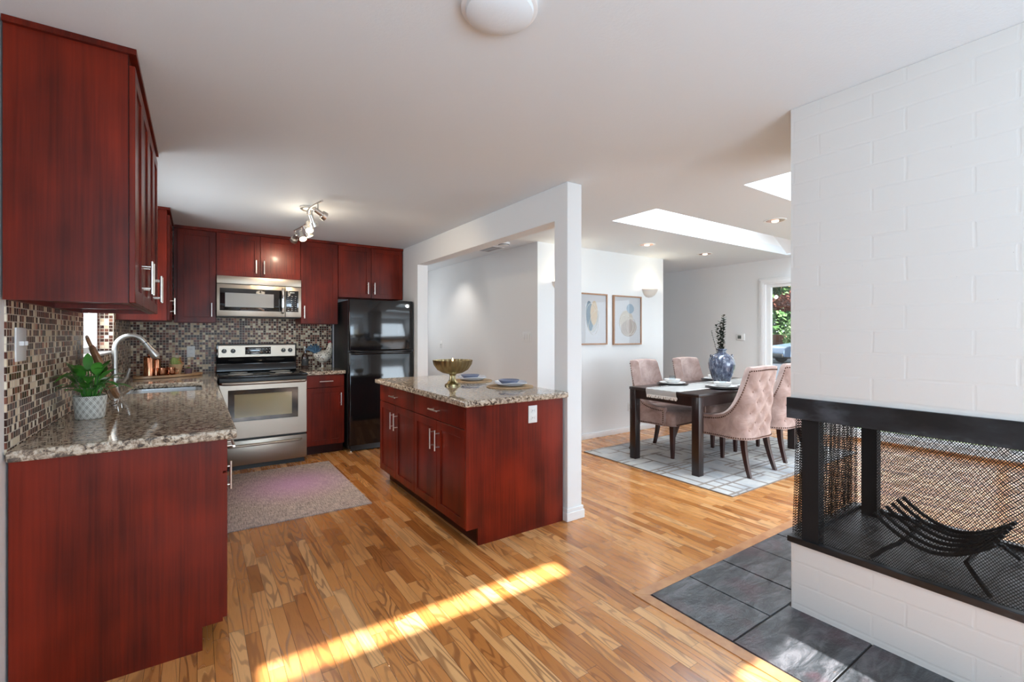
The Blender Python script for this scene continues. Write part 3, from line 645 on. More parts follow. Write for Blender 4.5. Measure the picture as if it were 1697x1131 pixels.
upper('short cherry wall cabinet directly above the microwave, two doors', 'S', .16, .955, YU, YB-.008, 1.922, zt-.01, [(.162, .558, .356, .11), (.558, .955, .035, .11)], gU)
upper('tall narrow cherry wall cabinet right of the microwave, one door', 'S', .957, 1.358, YU, YB-.008, zb, zt-.01, [(.957, 1.358, .035, .13)], gU)
upper('short cherry wall cabinet above the black refrigerator, two doors', 'S', 1.36, 2.148, YU, YB-.008, 1.752, zt-.01, [(1.362, 1.748, .342, .12), (1.748, 2.146, .035, .12)], gU)
c = obj('cornice', box(BM(), XW+.008, -.190, 2.245, 3.465, zt, H-.001), 'cherry'); tag(c, 'flat cherry moulding strip on top of the near wall cabinets', 'moulding')
c = obj('cornice', box(BM(), XW+.008, -.190, 4.885, 5.60, zt, H-.001), 'cherry'); tag(c, 'flat cherry moulding strip on top of the corner wall cabinet', 'moulding')
c = obj('cornice', box(BM(), -.188, 2.15, YU-.022, YB-.008, zt-.009, H-.001), 'cherry'); tag(c, 'long cherry moulding strip on top of the back wall cabinets', 'moulding')

# microwave
mw = thing('microwave', 'stainless over-the-range microwave with black door window', 'microwave', (.555, 5.76, 1.50))
obj('body', box(BM(), .162, .953, 5.585, YB-.008, 1.498, 1.918), 'black', mw)
obj('vent_band', box(BM(), .162, .953, 5.555, 5.585, 1.838, 1.918, .004), 'steel', mw)
obj('door', box(BM(), .162, .790, 5.555, 5.585, 1.505, 1.834, .004), 'steel', mw)
obj('control_column', box(BM(), .793, .953, 5.555, 5.585, 1.505, 1.834, .004), 'steel', mw)
obj('door_glass', box(BM(), .188, .782, 5.552, 5.556, 1.562, 1.792, .0015), 'black_glass', mw)
obj('window', box(BM(), .235, .68, 5.5505, 5.5525, 1.60, 1.745), 'mw_glass', mw)
obj('keypad', box(BM(), .798, .925, 5.552, 5.556, 1.562, 1.792, .0015), 'black_glass', mw)
bm = BM()
for i in range(3):
    for j in range(8): box(bm, .815+i*.037, .830+i*.037-(.008 if 2 < j < 7 else 0), 5.5512, 5.5522, 1.575+j*.022, 1.580+j*.022)
box(bm, .84, .885, 5.5512, 5.5522, 1.768, 1.778); obj('keypad_print', bm, 'dial', mw)
obj('handle', tube(BM(), [(.765, 5.555, 1.55), (.765, 5.52, 1.565), (.765, 5.513, 1.61), (.765, 5.511, 1.68), (.765, 5.513, 1.75), (.765, 5.52, 1.79), (.765, 5.555, 1.805)], .015, 14), 'chrome', mw)

# refrigerator
fr = thing('refrigerator', 'black top-freezer refrigerator between base cabinet and white wall', 'refrigerator', (1.77, 5.6, 0))
X0, X1, YFr = 1.392, 2.142, 5.25
obj('body', box(BM(), X0, X1, YFr+.065, YB-.01, .03, 1.70, .006), 'black', fr)
obj('freezer_door', box(BM(), X0, X1, YFr, YFr+.06, 1.132, 1.712, .014, 3), 'black_gloss', fr)
obj('door', box(BM(), X0, X1, YFr, YFr+.06, .075, 1.118, .014, 3), 'black_gloss', fr)
for z in (1.128, 1.102):
    bm = BM(); s = 1 if z > 1.115 else -1
    tube(bm, [(X0+.02, YFr+.01, z+s*.004), (X0+.07, YFr-.025, z), (X0+.15, YFr-.035, z-s*.004), ((X0+X1)/2, YFr-.038, z-s*.006), (X1-.15, YFr-.035, z-s*.004), (X1-.07, YFr-.022, z), (X1-.02, YFr+.01, z+s*.004)], .011, 10); obj('handle', bm, 'black_gloss', fr)
bm = BM(); lathe(bm, [(0, 0), (.030, 0), (.026, .003), (0, .004)], (0, 0, 0), 24); xf(bm, Matrix.Translation((2.065, YFr-.0005, 1.655)) @ Matrix.Diagonal((1, 1, .72, 1)) @ Matrix.Rotation(PI/2, 4, 'X')); obj('badge', bm, 'chrome', fr, label='small oval silver badge')
obj('kick_grille', box(BM(), X0+.02, X1-.02, YFr+.03, YFr+.06, .012, .072), 'black', fr)
for x in (X0+.03, X1-.03): obj('foot', cyl(BM(), (x, YFr+.05, 0), (x, YFr+.05, .03), .018), 'chrome', fr)

# ------------------------------------------------------------ outlets and switches
def plate(name, lab, face, p, w=.072, h=.116, kind='outlet', n=1, cat='outlet'):
    r = thing(name, lab, cat, p); mt = place(face, p)
    obj('cover_plate', xf(box(BM(), -w/2, w/2, -.006, 0, -h/2, h/2, .0025), mt), 'plastic', r)
    for k in range(n):
        cx = (k-(n-1)/2)*.046
        if kind == 'outlet':
            for s in (-1, 1):
                s_ = obj('socket', xf(box(BM(), cx-.016, cx+.016, -.008, -.005, s*.024-.014, s*.024+.014, .004), mt), 'plastic', r); bm = BM()
                for q in (-.006, .006): box(bm, cx+q-.001, cx+q+.001, -.0085, -.0078, s*.024-.004, s*.024+.006)
                obj('slots', xf(bm, mt), 'slot', s_)
        elif kind == 'toggle':
            obj('switch', xf(box(BM(), cx-.005, cx+.005, -.018, -.005, -.004, .012, .001), mt), 'plastic', r)
        elif kind == 'rocker':
            obj('switch', xf(box(BM(), cx-.016, cx+.016, -.009, -.005, -.033, .033, .002), mt), 'plastic', r)
    return r
plate('light_switch', 'white two-toggle switch plate on the mosaic tile at far left', 'E', (XW+.006, 2.45, 1.28), .12, .125, 'toggle', 2, 'light switch')
plate('wall_outlet', 'white outlet on the mosaic backsplash left of the range', 'S', (-.055, YB-.006, 1.135))
o_ = plate('wall_outlet', 'white outlet on the end panel of the island', 'S', (1.868, YI0-.006, .780))
plate('light_switch', 'white three-gang rocker switch plate on the hall wall', 'W', (3.27, 4.49, 1.285), .165, .116, 'rocker', 3, 'light switch')
plate('light_switch', 'small white single switch deep in the hallway', 'W', (3.27, 6.85, 1.15), .07, .115, 'toggle', 1, 'light switch')
plate('wall_outlet', 'white outlet low on the dining wall behind the pink chair', 'S', (4.83, 4.28, .34))
th = thing('thermostat', 'square white thermostat with grey screen on the wall by the glazed door', 'thermostat', (XE, 3.865, 1.275))
mt = place('W', (XE, 3.865, 1.275)); obj('housing', xf(box(BM(), -.06, .06, -.022, 0, -.05, .05, .004), mt), 'plastic', th); obj('screen', xf(box(BM(), -.043, .012, -.0235, -.021, -.025, .025), mt), flat('lcd_grey', (.10, .11, .10), .3), th)

# ------------------------------------------------------------ ceiling fittings
fl = thing('ceiling_light', 'round white flush dome light on the ceiling at the top edge of the photo', 'ceiling light', (.815, 1.27, H))
obj('base_ring', lathe(BM(), [(.125, 0), (.125, -.02), (.118, -.024), (0, -.024)], (.815, 1.27, H), 48), 'trim', fl); obj('dome', lathe(BM(), [(.112, -.022), (.108, -.035), (.085, -.046), (.05, -.053), (0, -.056)], (.815, 1.27, H), 48), 'ceiling', fl)
dk = [(4.46, 3.68, 'recessed downlight in the dining ceiling closest to the picture wall sconce'), (5.62, 3.67, 'recessed downlight in the dining ceiling farthest towards the grey wall'), (4.52, 2.22, 'recessed downlight in the dining ceiling between the two skylights beside the brick')]
for i, (x, y, lab) in enumerate(dk):
    r = thing('recessed_light', lab, 'recessed light', (x, y, H), group='recessed downlights in the dining room ceiling')
    obj('trim_ring', lathe(BM(), [(.098, 0), (.098, -.004), (.085, -.007), (.078, -.004), (.074, -.001)], (x, y, H), 36), 'trim', r)
    obj('reflector', lathe(BM(), [(.080, -.0035), (.05, -.0025), (0, -.0025)], (x, y, H), 32), 'copper', r)
    obj('bulb', lathe(BM(), [(.034, -.003), (.030, -.014), (.015, -.02), (0, -.021)], (x, y, H), 24), 'bulb_soft', r)
    light('downlight_beam', 'SPOT', (x, y, H-.04), (0, 0, 0), 14, (1, .94, .86), spot_size=1.9, spot_blend=.9, shadow_soft_size=.05)
sm = thing('smoke_detector', 'white round smoke detector on the hall ceiling by the opening', 'smoke detector', (2.98, 4.55, H)); obj('housing', lathe(BM(), [(.07, 0), (.07, -.02), (.055, -.035), (0, -.038)], (2.98, 4.55, H), 32), 'plastic', sm); obj('vent_band', lathe(BM(), [(.0655, -.026), (.061, -.031), (.0605, -.031), (.0648, -.026)], (2.98, 4.55, H), 32), 'slot', sm)
vt = thing('ceiling_vent', 'rectangular grey louvred air vent in the hall ceiling', 'ceiling vent', (3.06, 4.98, H))
obj('frame', cells(BM(), [2.97, 2.985, 3.057, 3.065, 3.135, 3.15], [4.79, 4.805, 5.16, 5.175], H-.006, H-.0005, lambda i, j: not (i in (1, 3) and j == 1)), 'trim', vt)
bm = BM()
for k in range(17): y = 4.812+k*.0215; prism(bm, [(y, H-.001), (y+.004, H-.001), (y+.012, H-.006), (y+.008, H-.006)], 'x', 2.985, 3.135)
obj('louvres', bm, flat('vent_grey', (.35, .35, .36), .5), vt); obj('duct_opening', box(BM(), 2.985, 3.135, 4.805, 5.16, H-.0008, H-.0003), 'slot', vt)
light('hall_downlight_beam', 'SPOT', (2.75, 6.0, H-.03), aim((.35, .1, -1)), 22, (1, .93, .85), spot_size=1.6, spot_blend=.8, shadow_soft_size=.04)
hl = thing('recessed_light', 'recessed downlight in the hallway ceiling behind the header', 'recessed light', (2.75, 6.0, H))
obj('trim_ring', lathe(BM(), [(.09, 0), (.09, -.004), (.07, -.006), (.066, -.001)], (2.75, 6.0, H), 32), 'trim', hl); obj('bulb', lathe(BM(), [(.05, -.002), (.03, -.012), (0, -.014)], (2.75, 6.0, H), 24), 'bulb_soft', hl)
# track light
tl = thing('track_light', 'satin nickel ceiling light with curved crossing bars and six swivel spotlights', 'track light', (.78, 4.30, H))
obj('canopy', lathe(BM(), [(.06, 0), (.06, -.018), (.05, -.026), (0, -.028)], (.775, 4.22, H), 32), 'nickel', tl)
obj('stem', cyl(BM(), (.775, 4.22, H-.025), (.775, 4.22, 2.335), .009), 'nickel', tl)
b1 = [(.79-.035*math.sin(i/12*PI), 3.74+.50*i/12, 2.338) for i in range(13)]
obj('curved_bar', tube(BM(), b1, .008, 10), 'nickel', tl)
b2 = [(.775+.045*math.sin(i/16*PI)+.01*i/16, 4.05+.88*i/16, 2.330) for i in range(17)]
obj('curved_bar', tube(BM(), b2, .008, 10), 'nickel', tl)
spots = [((.775, 3.82), (.75, .25, -.35)), ((.775, 4.06), (.35, .25, -.9)), ((.80, 4.32), (.0, -.55, -.8)), ((.818, 4.52), (.35, -.1, -.8)), ((.815, 4.74), (.1, -.5, -.75)), ((.79, 4.90), (-.1, .75, -.45))]
for (x, y), d in spots:
    d = Vector(d).normalized(); j = Vector((x, y, 2.27)); 
    bm = BM(); cyl(bm, (x, y, 2.33), (x, y, 2.275), .006, n=10); bmesh.ops.create_uvsphere(bm, u_segments=12, v_segments=8, radius=.013, matrix=Matrix.Translation((x, y, 2.27)))
    hd = obj('arm', bm, 'nickel', tl)
    bm = BM(); tube(bm, [j-d*.035, j-d*.03, j+d*.035, j+d*.036, j+d*.068, j+d*.07], [.014, .019, .021, .033, .036, .032], 20, cap=False); tube(bm, [j-d*.035, j-d*.034], [.014, .014], 12)
    s = obj('spotlight', bm, 'nickel', tl); obj('bulb', tube(BM(), [j+d*.05, j+d*.062], [.029, .029], 20), 'bulb', s)
    light('spot_beam', 'SPOT', j+d*.075, d.to_track_quat('-Z', 'Y').to_euler(), 20, (1, .80, .56), spot_size=1.5, spot_blend=.7, shadow_soft_size=.02)
light('track_glow', 'POINT', (.80, 4.3, 2.20), (0, 0, 0), 5, (1, .84, .64), shadow_soft_size=.12)
# sconces
def sconce(x, lab):
    r = thing('wall_sconce', lab, 'wall sconce', (x, 4.28, 1.88), group='half-bowl uplights on the picture wall')
    bm = BM(); prof = [(.0, -.115), (.05, -.108), (.095, -.08), (.125, -.04), (.14, 0), (.132, 0), (.118, -.038), (.09, -.07), (.045, -.095), (0, -.10)]; n = 18; rings = []
    for rr_, z in prof: rings.append([bm.verts.new((x+rr_*math.cos(PI+PI*i/n), 4.279+rr_*.85*math.sin(PI+PI*i/n), 1.945+z)) for i in range(n+1)])
    for a, b in zip(rings, rings[1:]):
        for i in range(n): bm.faces.new((a[i], a[i+1], b[i+1], b[i]))
    bmesh.ops.remove_doubles(bm, verts=bm.verts, dist=1e-5)
    obj('bowl', bm, 'sconce', r); obj('bulb', lathe(BM(), [(0, -.02), (.022, -.012), (.026, .005), (.02, .03), (0, .04)], (x, 4.215, 1.90), 16), emis('sconce_bulb', (1, .84, .6), 8), r)
    light('sconce_glow', 'POINT', (x, 4.20, 1.985), (0, 0, 0), 3.5, (1, .86, .62), shadow_soft_size=.03)
sconce(5.22, 'half-bowl uplight sconce on the dining wall above the right picture'); sconce(3.62, 'half-bowl uplight sconce on the dining wall seen past the column edge')

# ------------------------------------------------------------ pictures
def picture(x0, x1, z0, z1, lab, shapes):
    r = thing('framed_print', lab, 'picture', ((x0+x1)/2, 4.28, (z0+z1)/2)); f = .018
    obj('frame', cells(BM(), [x0, x0+f, x1-f, x1], [z0, z0+f, z1-f, z1], 4.248, 4.279, lambda i, j: not (i == 1 and j == 1), 'y'), 'frame_wood', r, bev=.002)
    pr = obj('print', box(BM(), x0+f, x1-f, 4.262, 4.270, z0+f, z1-f), 'paper', r); W, Hh = x1-x0, z1-z0
    for k, (cx, cz, rx, rz_, rot, col) in enumerate(shapes):
        bm = BM(); pts = []
        for i in range(40):
            a = 2*PI*i/40; u = rx*math.cos(a)*(1+.08*math.sin(2*a+k)); v = rz_*math.sin(a)
            pts.append((x0+W*cx+u*math.cos(rot)-v*math.sin(rot), z0+Hh*cz+u*math.sin(rot)+v*math.cos(rot)))
        if isinstance(col, str):
            tube(bm, [(p[0], 4.2598-.0004*k, p[1]) for p in pts+pts[:1]], .0022, 6); obj('painted_line', bm, flat('print_line', (.78, .74, .66), .7), pr)
        else:
            prism(bm, pts, 'y', 4.2612-.0003*k, 4.2618); obj('painted_shape', bm, flat('print_ink', col, .7), pr)
    obj('glazing', box(BM(), x0+f, x1-f, 4.2565, 4.2575, z0+f, z1-f), 'glass', r)
bl, tn, gy, wt = sp((112, 128, 142)), sp((205, 180, 152)), sp((165, 160, 155)), sp((150, 165, 180))
picture(3.86, 4.385, 1.185, 1.835, 'wood-framed abstract print nearer the column, tall blue and tan overlapping ovals', [(.50, .50, .10, .17, .1, sp((188, 186, 186))), (.42, .56, .062, .19, .08, bl), (.56, .62, .060, .155, -.05, tn), (.50, .50, .10, .20, .15, 'l'), (.55, .47, .07, .15, -.5, 'l')])
picture(4.50, 5.045, 1.178, 1.832, 'wood-framed abstract print closer to the sconce, stacked rounded stone shapes', [(.45, .50, .13, .13, 0, sp((196, 184, 172))), (.55, .34, .145, .115, .1, sp((176, 160, 152))), (.60, .74, .068, .065, 0, wt), (.45, .40, .12, .14, .4, 'l'), (.62, .38, .10, .11, -.4, 'l')])

# ------------------------------------------------------------ rugs
def rug(name, lab, x0, x1, y0, y1, mat, t=.008, fr_=False):
    r = thing(name, lab, 'rug', ((x0+x1)/2, (y0+y1)/2, 0))
    bm = BM(); box(bm, x0, x1, y0, y1, .0005, t, .002); obj('pile', bm, mat, r)
    bm = BM()
    if fr_:
        y = x0
        while y < x1:
            for (ya, s) in ((y0, -1), (y1, 1)): tube(bm, [(y, ya, .005), (y+random.uniform(-.003, .003), ya+s*random.uniform(.012, .02), .002)], .0012, 4)
            y += .009
        o = obj('fringe', bm, flat('rug_fringe', (.35, .30, .29), .9), r); o['kind'] = 'stuff'
    else:
        cells(bm, [x0-.004, x0, x1, x1+.004], [y0-.004, y0, y1, y1+.004], .0005, t+.0005, lambda i, j: not (i == 1 and j == 1)); obj('binding', bm, flat('rug_binding', (.25, .22, .2), .9), r)
rug('kitchen_rug', 'heathered grey and violet flatweave rug on the kitchen floor before the range', .12, 1.125, 3.59, 5.03, 'rug_k', .008, True)
rug('area_rug', 'pale grey rug with faded lattice lines under the dining table', 3.575, 6.05, 2.09, 3.82, 'rug_d', .009)

# ------------------------------------------------------------ dining table
ZT = .765
tb = thing('dining_table', 'dark espresso wood dining table with square legs on the pale rug', 'table', (4.73, 2.94, .009))
TX0, TX1, TY0, TY1 = 3.79, 5.68, 2.535, 3.36
obj('tabletop', box(BM(), TX0, TX1, TY0, TY1, ZT-.028, ZT, .002), 'espresso', tb)
for (x, y) in ((TX0+.004, TY0+.004), (TX1-.079, TY0+.004), (TX0+.004, TY1-.079), (TX1-.079, TY1-.079)): obj('leg', box(BM(), x, x+.075, y, y+.075, .0095, ZT-.028, .002), 'espresso', tb)
for a in ((TX0+.079, TX1-.079, TY0+.012, TY0+.034), (TX0+.079, TX1-.079, TY1-.034, TY1-.012), (TX0+.012, TX0+.034, TY0+.079, TY1-.079), (TX1-.034, TX1-.012, TY0+.079, TY1-.079)):
    obj('apron', box(BM(), *a, ZT-.118, ZT-.028), 'espresso', tb)
# runner
bm = BM(); ru = thing('table_runner', 'white fringed cotton runner along the middle of the dining table', 'table runner', (4.7, 2.95, ZT))
path = [(TX0-.012, ZT-.055), (TX0-.010, ZT-.02), (TX0-.004, ZT+.001), (TX0+.02, ZT+.0035)]+[(TX0+.02+i*.1, ZT+.0035) for i in range(1, 19)]+[(TX1-.01, ZT+.0035)]
yA, yB = 2.765, 3.125; L = []
for i, (x, z) in enumerate(path):
    L.append([(x, yA+(yB-yA)*j/24+.012*math.sin(i*.9), z+.0015*math.sin(j*1.3+i)) for j in range(25)])
V = [[bm.verts.new(p) for p in l] for l in L]
for a, b in zip(V, V[1:]):
    for i in range(24): bm.faces.new((a[i], a[i+1], b[i+1], b[i]))
bmesh.ops.solidify(bm, geom=bm.faces[:], thickness=.0025); obj('cloth', bm, 'linen', ru)
bm = BM(); y = yA
while y < yB: tube(bm, [(TX0-.012, y, ZT-.053), (TX0-.014, y+random.uniform(-.006, .006), ZT-.068), (TX0-.012, y+random.uniform(-.01, .01), ZT-.085)], [.004, .0045, .003], 5); y += .008
for yy, s in ((yA, -1), (yB, 1)):
    x = TX0+.01
    while x < TX1: tube(bm, [(x, yy+.012, ZT+.004), (x+random.uniform(-.01, .01), yy+s*.022, ZT+.004)], .003, 4); x += .012
o = obj('fringe', bm, 'linen', ru); o['kind'] = 'stuff'

# ------------------------------------------------------------ chairs
def chair():
    r = thing('dining_chair', '', 'chair', (0, 0, 0)); W2, YBk, YFt = .27, -.27, .19
    # plan path (outer), from left front round the back to right front
    def plan(s, inset=0.0):     # s in 0..1
        a = W2-inset; yb = YBk+inset; L1 = .30; rc = .15; L2 = rc*PI/2; L3 = 2*(a-rc); T = 2*L1+2*L2+L3; d = s*T
        fy = YFt; yc = yb+rc; L1 = fy-yc; T = 2*L1+2*L2+L3; d = s*T
        if d < L1: return (-a, fy-d), d
        if d < L1+L2: th_ = (d-L1)/rc; return (-a+rc-rc*math.cos(th_), yc-rc*math.sin(th_)), d
        if d < L1+L2+L3: return (-a+rc+(d-L1-L2), yb), d
        if d < L1+2*L2+L3: th_ = (d-L1-L2-L3)/rc; return (a-rc+rc*math.sin(th_), yb+rc*0+rc-rc*math.cos(th_)), d
        return (a, yc+(d-L1-2*L2-L3)), d
    def top(s):
        e = min(s, 1-s)      # 0 at fronts, .5 mid back
        k = .315
        if e >= k: return 1.0+.012*math.sin((e-k)/(.5-k)*PI/2)
        t = (k-e)/k; return .525+.475*math.exp(-t/.17)-.475*math.exp(-1/.17)*t
    def lean(z): return -.060*max(0, (z-.42)/.58)**1.3
    NS, NZ = 96, 26; Z0 = .335
    buttons = []
    for row, (z, us) in enumerate(((.88, (-.09, .09)), (.78, (-.17, 0, .17)), (.68, (-.09, .09)), (.58, (-.17, 0, .17)), (.49, (-.09, .09)), (.42, (-.17, 0, .17)))):
        for u in us: buttons.append((u, z))
    def surf(s, z, inset, outer):
        (x, y), _ = plan(s, inset); f = 1.0
        # narrow waist: the shell widens a little towards the top
        x *= 1-.05*max(0, min(1, (z-.45)/.3))
        p = Vector((x, y+lean(z), z))
        if outer:
            u = (s-.5)*1.32; puff = .014*min(1, max(0, (.36-abs(s-.5))/.1))
            for bu, bz in buttons: puff -= .030*math.exp(-(((u-bu)**2+(z-bz)**2)/.0018))
            n = Vector((x*.6, y-.0, 0)).normalized() if abs(s-.5) > .01 else Vector((0, -1, 0)); p += n*puff
        return p
    bm = BM(); rows = []
    for j in range(NZ+1):
        t = j/NZ; rows.append([surf(i/NS, Z0+(top(i/NS)-Z0)*t, 0, True) for i in range(NS+1)])
    for dz, ins in ((.006, .012), (.008, .028), (.004, .044)): rows.append([surf(i/NS, top(i/NS)+dz, ins, False) for i in range(NS+1)])
    for j in range(NZ, -1, -1):
        t = j/NZ; rows.append([surf(i/NS, Z0+(top(i/NS)-Z0)*t-.006, .055, False) for i in range(NS+1)])
    V = [[bm.verts.new(p) for p in l] for l in rows]
    for a, b in zip(V, V[1:]+V[:1]):
        for i in range(NS): bm.faces.new((a[i], a[i+1], b[i+1], b[i]))
    bm.faces.new([l[0] for l in V]); bm.faces.new([l[-1] for l in V][::-1])
    bk = obj('backrest', bm, 'velvet', r, world=False)
    for bu, bz in buttons:
        p = surf(bu/1.32+.5, bz, 0, True); bm = BM(); bmesh.ops.create_uvsphere(bm, u_segments=10, v_segments=6, radius=.011, matrix=Matrix.Translation(p+Vector((0, .001, 0)))); obj('button', bm, 'velvet', bk, world=False)
    # nailhead trim along top edge and bottom edge
    bm = BM()
    def nails(pts):
        acc = 0; last = pts[0]
        for p in pts[1:]:
            acc += (p-last).length; last = p
            if acc > .020: acc = 0; bmesh.ops.create_icosphere(bm, subdivisions=1, radius=.0076, matrix=Matrix.Translation(p))
    N_ = 900
    def off(s, z):
        p = surf(s, z, 0, True); (x, y), _ = plan(s, 0); return p
    nails([off(i/N_, top(i/N_)-.030 if .0 < i/N_ < 1 else .5) for i in range(12, N_-11)]); nails([off(i/N_, Z0+.014) for i in range(12, N_-11)])
    for s in (.016, .984): nails([off(s, z/1000) for z in range(350, int(top(s)*1000)-30, 3)])
    obj('nailhead_trim', bm, 'nail', r, world=False)
    # seat
    bm = BM(); loops = []
    def ring(ax, y0, y1, z, rd=.05): return rr(-ax, ax, y0, y1, rd, z)
    loft(bm, [ring(.245, -.23, .275, .335), ring(.252, -.23, .283, .345), ring(.254, -.23, .287, .42), ring(.252, -.23, .285, .462), ring(.236, -.225, .268, .488, .055), ring(.19, -.19, .22, .503, .06), ring(.10, -.1, .12, .509, .05)], True, True)
    obj('seat', bm, 'velvet', r, world=False)
    bm = BM(); pts = [Vector((x, .2885, .349)) for x in [-.20+i*.0165 for i in range(25)]]
    for p in pts: bmesh.ops.create_icosphere(bm, subdivisions=1, radius=.0076, matrix=Matrix.Translation(p))
    obj('nailhead_trim', bm, 'nail', r, world=False)
    for s in (-1, 1):
        bm = BM(); loft(bm, [[(s*.225+a*w_, .255+b*w_, z) for a, b in ((-1, -1), (1, -1), (1, 1), (-1, 1))] for z, w_ in ((.336, .024), (.17, .020), (0.0, .014))], True, True); obj('leg', bm, 'leg_wood', r, world=False)
        bm = BM(); L = []
        for k in range(9):
            t = k/8; z = .336*(1-t); yy = -.21-.075*t**1.5; xx = s*(.195+.03*t); w_ = .023-.008*t; L.append([(xx+a*w_, yy+b*w_, z) for a, b in ((-1, -1), (1, -1), (1, 1), (-1, 1))])
        loft(bm, L, True, True); obj('leg', bm, 'leg_wood', r, world=False)
    return r
ch = chair(); gC = 'pink velvet chairs round the dining table'; ch['group'] = gC
ch.location = (4.375, 2.545, .0095); ch.rotation_euler = (0, 0, 0); ch['label'] = 'dusty pink velvet chair on the near table side, tufted back in full view'
dup(ch, (5.17, 2.60, .0095), -.03, 'dusty pink velvet chair on the near table side, half hidden behind the brick fireplace', gC)
dup(ch, (4.34, 3.34, .0095), PI+.06, 'dusty pink velvet chair across the table, closest to the framed prints wall and column', gC)
dup(ch, (5.14, 3.36, .0095), PI-.02, 'dusty pink velvet chair across the table, just left of the blue vase', gC)

# ------------------------------------------------------------ place settings
def setting(x, y, lab):
    z = ZT+.0005
    z += .007
    c = obj('charger_plate', lathe(BM(), [(0, 0), (.15, 0), (.168, .007), (.166, .010), (.148, .005), (0, .005)], (x, y, z), 40), 'charger', loc=(x, y, z)); tag(c, 'dark round charger '+lab, 'charger plate', 'charger plates on the dining table')
    p = obj('dinner_plate', lathe(BM(), [(0, 0), (.10, 0), (.138, .014), (.136, .018), (.098, .006), (0, .005)], (x, y, z+.0055), 40), 'ceramic', loc=(x, y, z+.0055)); tag(p, 'white dinner plate '+lab, 'plate', 'dinner plates on the dining table')
    b = obj('soup_bowl', lathe(BM(), [(0, 0), (.04, 0), (.075, .018), (.088, .045), (.085, .046), (.072, .022), (.038, .006), (0, .005)], (x, y, z+.011), 40), 'ceramic', loc=(x, y, z+.011)); tag(b, 'white bowl '+lab, 'bowl', 'bowls on the dining table')
    g = obj('drinking_glass', lathe(BM(), [(0, 0), (.028, 0), (.034, .02), (.036, .075), (.0345, .075), (.032, .02), (.026, .004), (0, .004)], (x, y, z+.0175), 28), 'glassware', loc=(x, y, z+.0175)); tag(g, 'clear glass tumbler '+lab, 'glass', 'tumblers standing in bowls')
setting(4.30, 3.20, 'at the table place closest to the picture wall corner of the runner'); setting(4.44, 2.70, 'at the near table place in front of the fully seen tufted chair')
setting(5.14, 3.215, 'at the far table place left of the blue vase'); setting(5.17, 2.70, 'at the near table place behind the tufted chair back')
# vase with dark branches
vx, vy = 4.83, 2.95; vz = ZT+.006
vs = thing('vase', 'large mottled blue glazed vase with ring handles on the white runner', 'vase', (vx, vy, vz))
obj('body', lathe(BM(), [(0, 0), (.072, 0), (.080, .01), (.112, .09), (.134, .17), (.140, .225), (.128, .275), (.095, .315), (.058, .335), (.046, .345), (.044, .365), (.056, .378), (.056, .385), (.042, .385), (.036, .365), (.036, .35), (.05, .33), (.085, .31), (.118, .27), (.13, .22), (.12, .16), (.09, .07), (.06, .02), (0, .015)], (vx, vy, vz), 48), 'vase', vs)
for s in (-1, 1):
    for q in (-1,):
        d = Vector((s*.83, -s*.56, 0)); c0 = Vector((vx, vy, vz+.300))+d*.112
        pts = [c0+d*(.018*math.cos(a)*.4)+Vector((0, 0, -.004))+Vector((-.56*d.x*0, 0, .022*math.cos(a)))+Vector((.56, .83, 0))*(.026*math.sin(a)) for a in [2*PI*i/16 for i in range(17)]]
        obj('ring_handle', tube(BM(), pts, .006, 8, False), 'vase', vs)
br = thing('branches', 'dark dried eucalyptus branches standing in the blue vase', 'branches', (vx, vy, vz+.05))
for k in range(6):
    a = k*1.1; tilt = (.09, .05, .12, .04, .08, .30)[k]; 
    if k == 5: a = 2.5
    Hk = (.70, .64, .60, .55, .66, .53)[k]; pts = [Vector((vx+math.cos(a)*tilt*Hk*t**1.3*.7, vy+math.sin(a)*tilt*Hk*t**1.3*.7, vz+.05+Hk*t)) for t in [i/10 for i in range(11)]]
    for q in pts:
        q_t = (q.z-vz-.05)/Hk
    pts = [Vector((vx+(p.x-vx), vy+(p.y-vy), p.z)) for p in pts]
    st = obj('stem', tube(BM(), pts, .0022, 5), 'dark_leaf', br); bm = BM()
    for t in range(34 if k < 5 else 12):
        f = .48+.52*t/(33 if k < 5 else 11); p = pts[min(9, int(f*10))].lerp(pts[min(10, int(f*10)+1)], f*10-int(f*10)) if f < 1 else pts[-1]
        aa = t*2.4+k; d = Vector((math.cos(aa), math.sin(aa), .5)).normalized(); sd = d.cross(Vector((0, 0, 1))).normalized(); l_ = .040 if k < 5 else .022; w_ = .016 if k < 5 else .008
        vv = [bm.verts.new(q) for q in (p, p+d*l_*.5+sd*w_+Vector((0, 0, .003)), p+d*l_, p+d*l_*.5-sd*w_+Vector((0, 0, .003)))]; bm.faces.new(vv)
    bmesh.ops.solidify(bm, geom=bm.faces[:], thickness=.0012); o = obj('leaves', bm, 'dark_leaf', st, smooth=False)

# ------------------------------------------------------------ things on the island
IZ = .9155
bx, by = 1.66, 3.27
bw = thing('footed_bowl', 'fluted champagne brass footed bowl on the island with a lit candle', 'bowl', (bx, by, IZ))
bm = BM(); lathe(bm, [(0, 0), (.062, 0), (.062, .012), (.045, .02), (.026, .045), (.022, .075), (.034, .095)], (bx, by, IZ), 48); lathe(bm, [(.03, .090), (.075, .10), (.115, .125), (.142, .165), (.150, .200), (.146, .200), (.137, .168), (.110, .132), (.072, .108), (0, .10)], (bx, by, IZ), 120, .055, 24); obj('bowl_body', bm, 'brass', bw)
cdl = thing('candle', 'small tea candle burning inside the brass footed bowl', 'candle', (bx+.0, by, IZ+.10)); obj('wax', cyl(BM(), (bx, by, IZ+.105), (bx, by, IZ+.185), .028), 'linen', cdl); obj('flame', lathe(BM(), [(0, 0), (.006, .008), (.005, .018), (0, .032)], (bx, by, IZ+.187), 12), 'flame', cdl)
